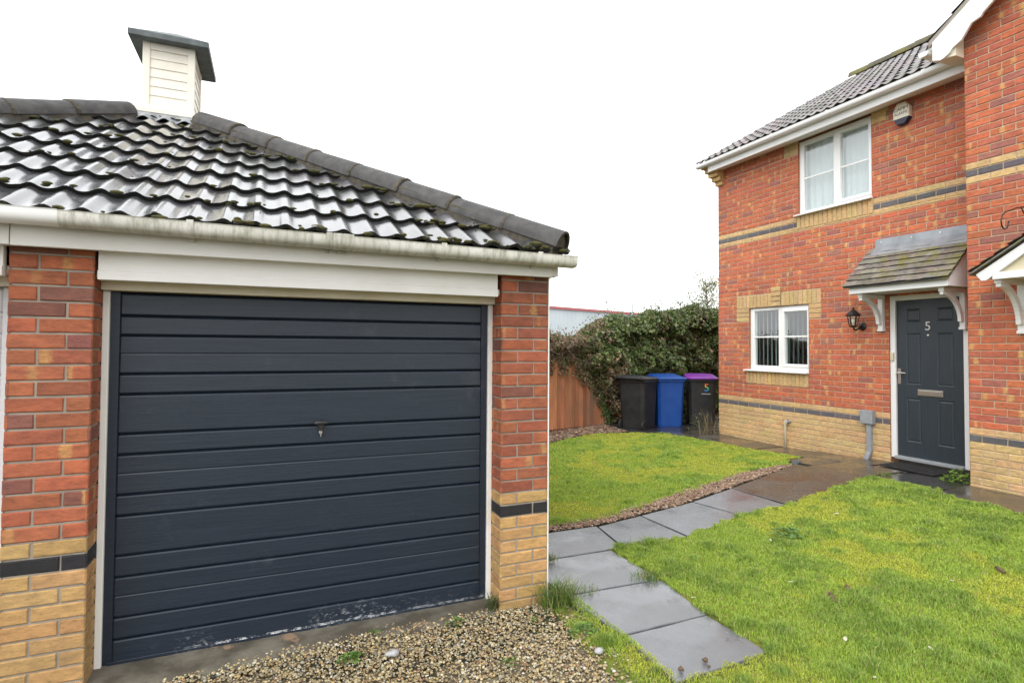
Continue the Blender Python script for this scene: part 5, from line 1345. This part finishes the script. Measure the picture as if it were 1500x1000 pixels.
def young_tree():
    root=empty('young_tree',(8.9,8.6,.0),'thin young tree with sparse pale leaves beyond the hedge by the house corner','tree')
    m=MB(); tips=[]
    m.tube([(9.25,8.6,-.1),(9.23,8.6,1.2),(9.15,8.6,2.3),(9.07,8.6,3.4)],[.045,.035,.025,.008],8)
    for i in range(60):
        z=rnd.uniform(1.6,3.35); a=rnd.uniform(0,2*pi); L=rnd.uniform(.4,1.0)*(1.25-(z-1.5)*.38); p=np.array((9.2-.08*(z-1.5),8.6,z)); pts=[p]; d=np.array((cos(a),sin(a),.55))
        for k in range(4): d=d+np.array((rnd.uniform(-.3,.3),rnd.uniform(-.3,.3),rnd.uniform(-.1,.3))); pts.append(pts[-1]+d/np.linalg.norm(d)*L/4); tips.append(pts[-1])
        m.tube(pts,[.009,.007,.005,.004,.002],5)
    m.build('trunk','stalk',root)
    T=np.array(tips); n=len(T)*14; p=np.repeat(T,14,axis=0)+nr.randn(n,3)*.085
    nm=nr.randn(n,3); nm/=np.linalg.norm(nm,axis=1)[:,None]; u=np.cross(nm,nr.randn(n,3)); u/=np.linalg.norm(u,axis=1)[:,None]; v=np.cross(nm,u); L=(.014+.016*nr.rand(n))[:,None]
    V=np.stack([p-u*L,p+v*L*.6,p+u*L,p-v*L*.6],1); i=np.arange(n)[:,None]*4; F=np.concatenate([i+np.array([[0,1,2]]),i+np.array([[0,2,3]])],0)
    np_mesh('crown',V.reshape(-1,3),F,np.repeat(pick([(.22,.26,.09),(.30,.32,.14),(.16,.20,.07)],[3,3,2],n),4,axis=0),'tleaf',root,org=(8.9,8.6,0))
young_tree()
def warehouse():
    r=empty('warehouse',(30,48,0),'pale industrial unit with a red eaves stripe far beyond the fence','building')
    a=np.array((22.65,45.,0));d=np.array((12.2,4.4,0));d/=np.linalg.norm(d);nb=np.array((-d[1],d[0],0))
    A=a-d*14;B=a+d*34
    def blk(mb,z0,z1,o=0.,dep=25.):
        P=[(*(q)[:2],z) for z in (z0,z1) for q in (A-nb*o,B-nb*o,B+nb*dep,A+nb*dep)]
        mb.solid(P,[(0,3,2,1),(4,5,6,7),(0,1,5,4),(1,2,6,5),(2,3,7,6),(3,0,4,7)])
    m=MB(); blk(m,-.2,5.30)
    n=80
    for i in range(n):
        q=A+d*48*i/n-nb*.012; q2=q+d*.09
        m.prism([(*q[:2],-.1),(*q2[:2],-.1),(*(q2+nb*.012)[:2],-.1),(*(q+nb*.012)[:2],-.1)],(0,0,5.35))
    m.build('wall','cladding',r)
    m=MB(); blk(m,5.30,5.52,.16); m.build('eaves_trim','red_p',r)
    m=MB(); P=[(*(A-nb*.2)[:2],5.525),(*(B-nb*.2)[:2],5.525),(*(B+nb*12)[:2],6.9),(*(A+nb*12)[:2],6.9),(*(A+nb*25)[:2],5.525),(*(B+nb*25)[:2],5.525)]
    m.solid(P,[(0,1,2,3),(3,2,5,4),(0,3,4),(1,5,2)]); m.build('roof','whiteclad',r)
warehouse()
def lamp():
    r=empty('street_lamp',(31.2,43.5,0),'thin grey street lamp rising over the hedge top','street lamp')
    m=MB(); m.tube([(31.2,43.5,0),(31.2,43.5,5.95)],[.09,.07],10); m.build('pole','galv',r,smooth=True)
    m=MB(); m.tube([(31.2,43.5,5.9),(31.0,43.6,5.98)],.03,6); m.box(30.75,31.05,43.5,43.7,5.93,6.03); m.build('lamp_head','galv',r,bevel=.02)
lamp()

# ================================================================== CAMERA AND LIGHT
cam=bpy.data.cameras.new('camera'); co=bpy.data.objects.new('camera',cam); C.objects.link(co)
f_=827.854; p_,r_,y_=.0266,.0065,.4026
fw=np.array([sin(y_)*cos(p_),cos(y_)*cos(p_),sin(p_)]); rt=np.array([cos(y_),-sin(y_),0]); up=np.cross(rt,fw)
R=rt*cos(r_)+up*sin(r_); U=-rt*sin(r_)+up*cos(r_)
from mathutils import Matrix, Vector
M4=Matrix(((R[0],U[0],-fw[0],-1.6719),(R[1],U[1],-fw[1],-3.3205),(R[2],U[2],-fw[2],1.6468),(0,0,0,1)))
co.matrix_world=M4
cam.sensor_width=36; cam.lens=f_*36/1500; cam.shift_y=-(500-485.288)/1500; cam.clip_end=2000; cam.clip_start=.05
sc.camera=co
SUN_EL,SUN_AZ=radians(48),radians(228)     # azimuth measured clockwise from +Y: light from behind-left of the camera
w=bpy.data.worlds.new('World'); sc.world=w; w.use_nodes=True; nt=w.node_tree; nt.nodes.clear()
sky=nt.nodes.new('ShaderNodeTexSky'); sky.sky_type='NISHITA'; sky.sun_disc=False; sky.sun_elevation=SUN_EL; sky.sun_rotation=SUN_AZ
sky.air_density=1.0; sky.dust_density=6.0; sky.ozone_density=1.0
hs=nt.nodes.new('ShaderNodeHueSaturation'); hs.inputs['Saturation'].default_value=.25
bg=nt.nodes.new('ShaderNodeBackground'); bg.inputs['Strength'].default_value=.15
ow=nt.nodes.new('ShaderNodeOutputWorld')
nt.links.new(sky.outputs[0],hs.inputs['Color'])
ov=mix(nt,.82,hs.outputs[0],(9.6,9.75,9.9))      # closed overcast cloud over the clear sky
nt.links.new(ov,bg.inputs[0]); nt.links.new(bg.outputs[0],ow.inputs[0])
sl=bpy.data.lights.new('sun','SUN'); sl.energy=1.0; sl.angle=radians(40); sl.color=(1.,.97,.93)
so=bpy.data.objects.new('sun',sl); C.objects.link(so)
dv=Vector((sin(SUN_AZ)*cos(SUN_EL),cos(SUN_AZ)*cos(SUN_EL),sin(SUN_EL)))
so.rotation_euler=dv.to_track_quat('Z','Y').to_euler()
sc.view_settings.view_transform='Standard'; sc.view_settings.look='None'; sc.view_settings.exposure=.55; sc.view_settings.gamma=1.
sc.cycles.max_bounces=8; sc.cycles.transparent_max_bounces=12
sc.cycles.use_denoising=True
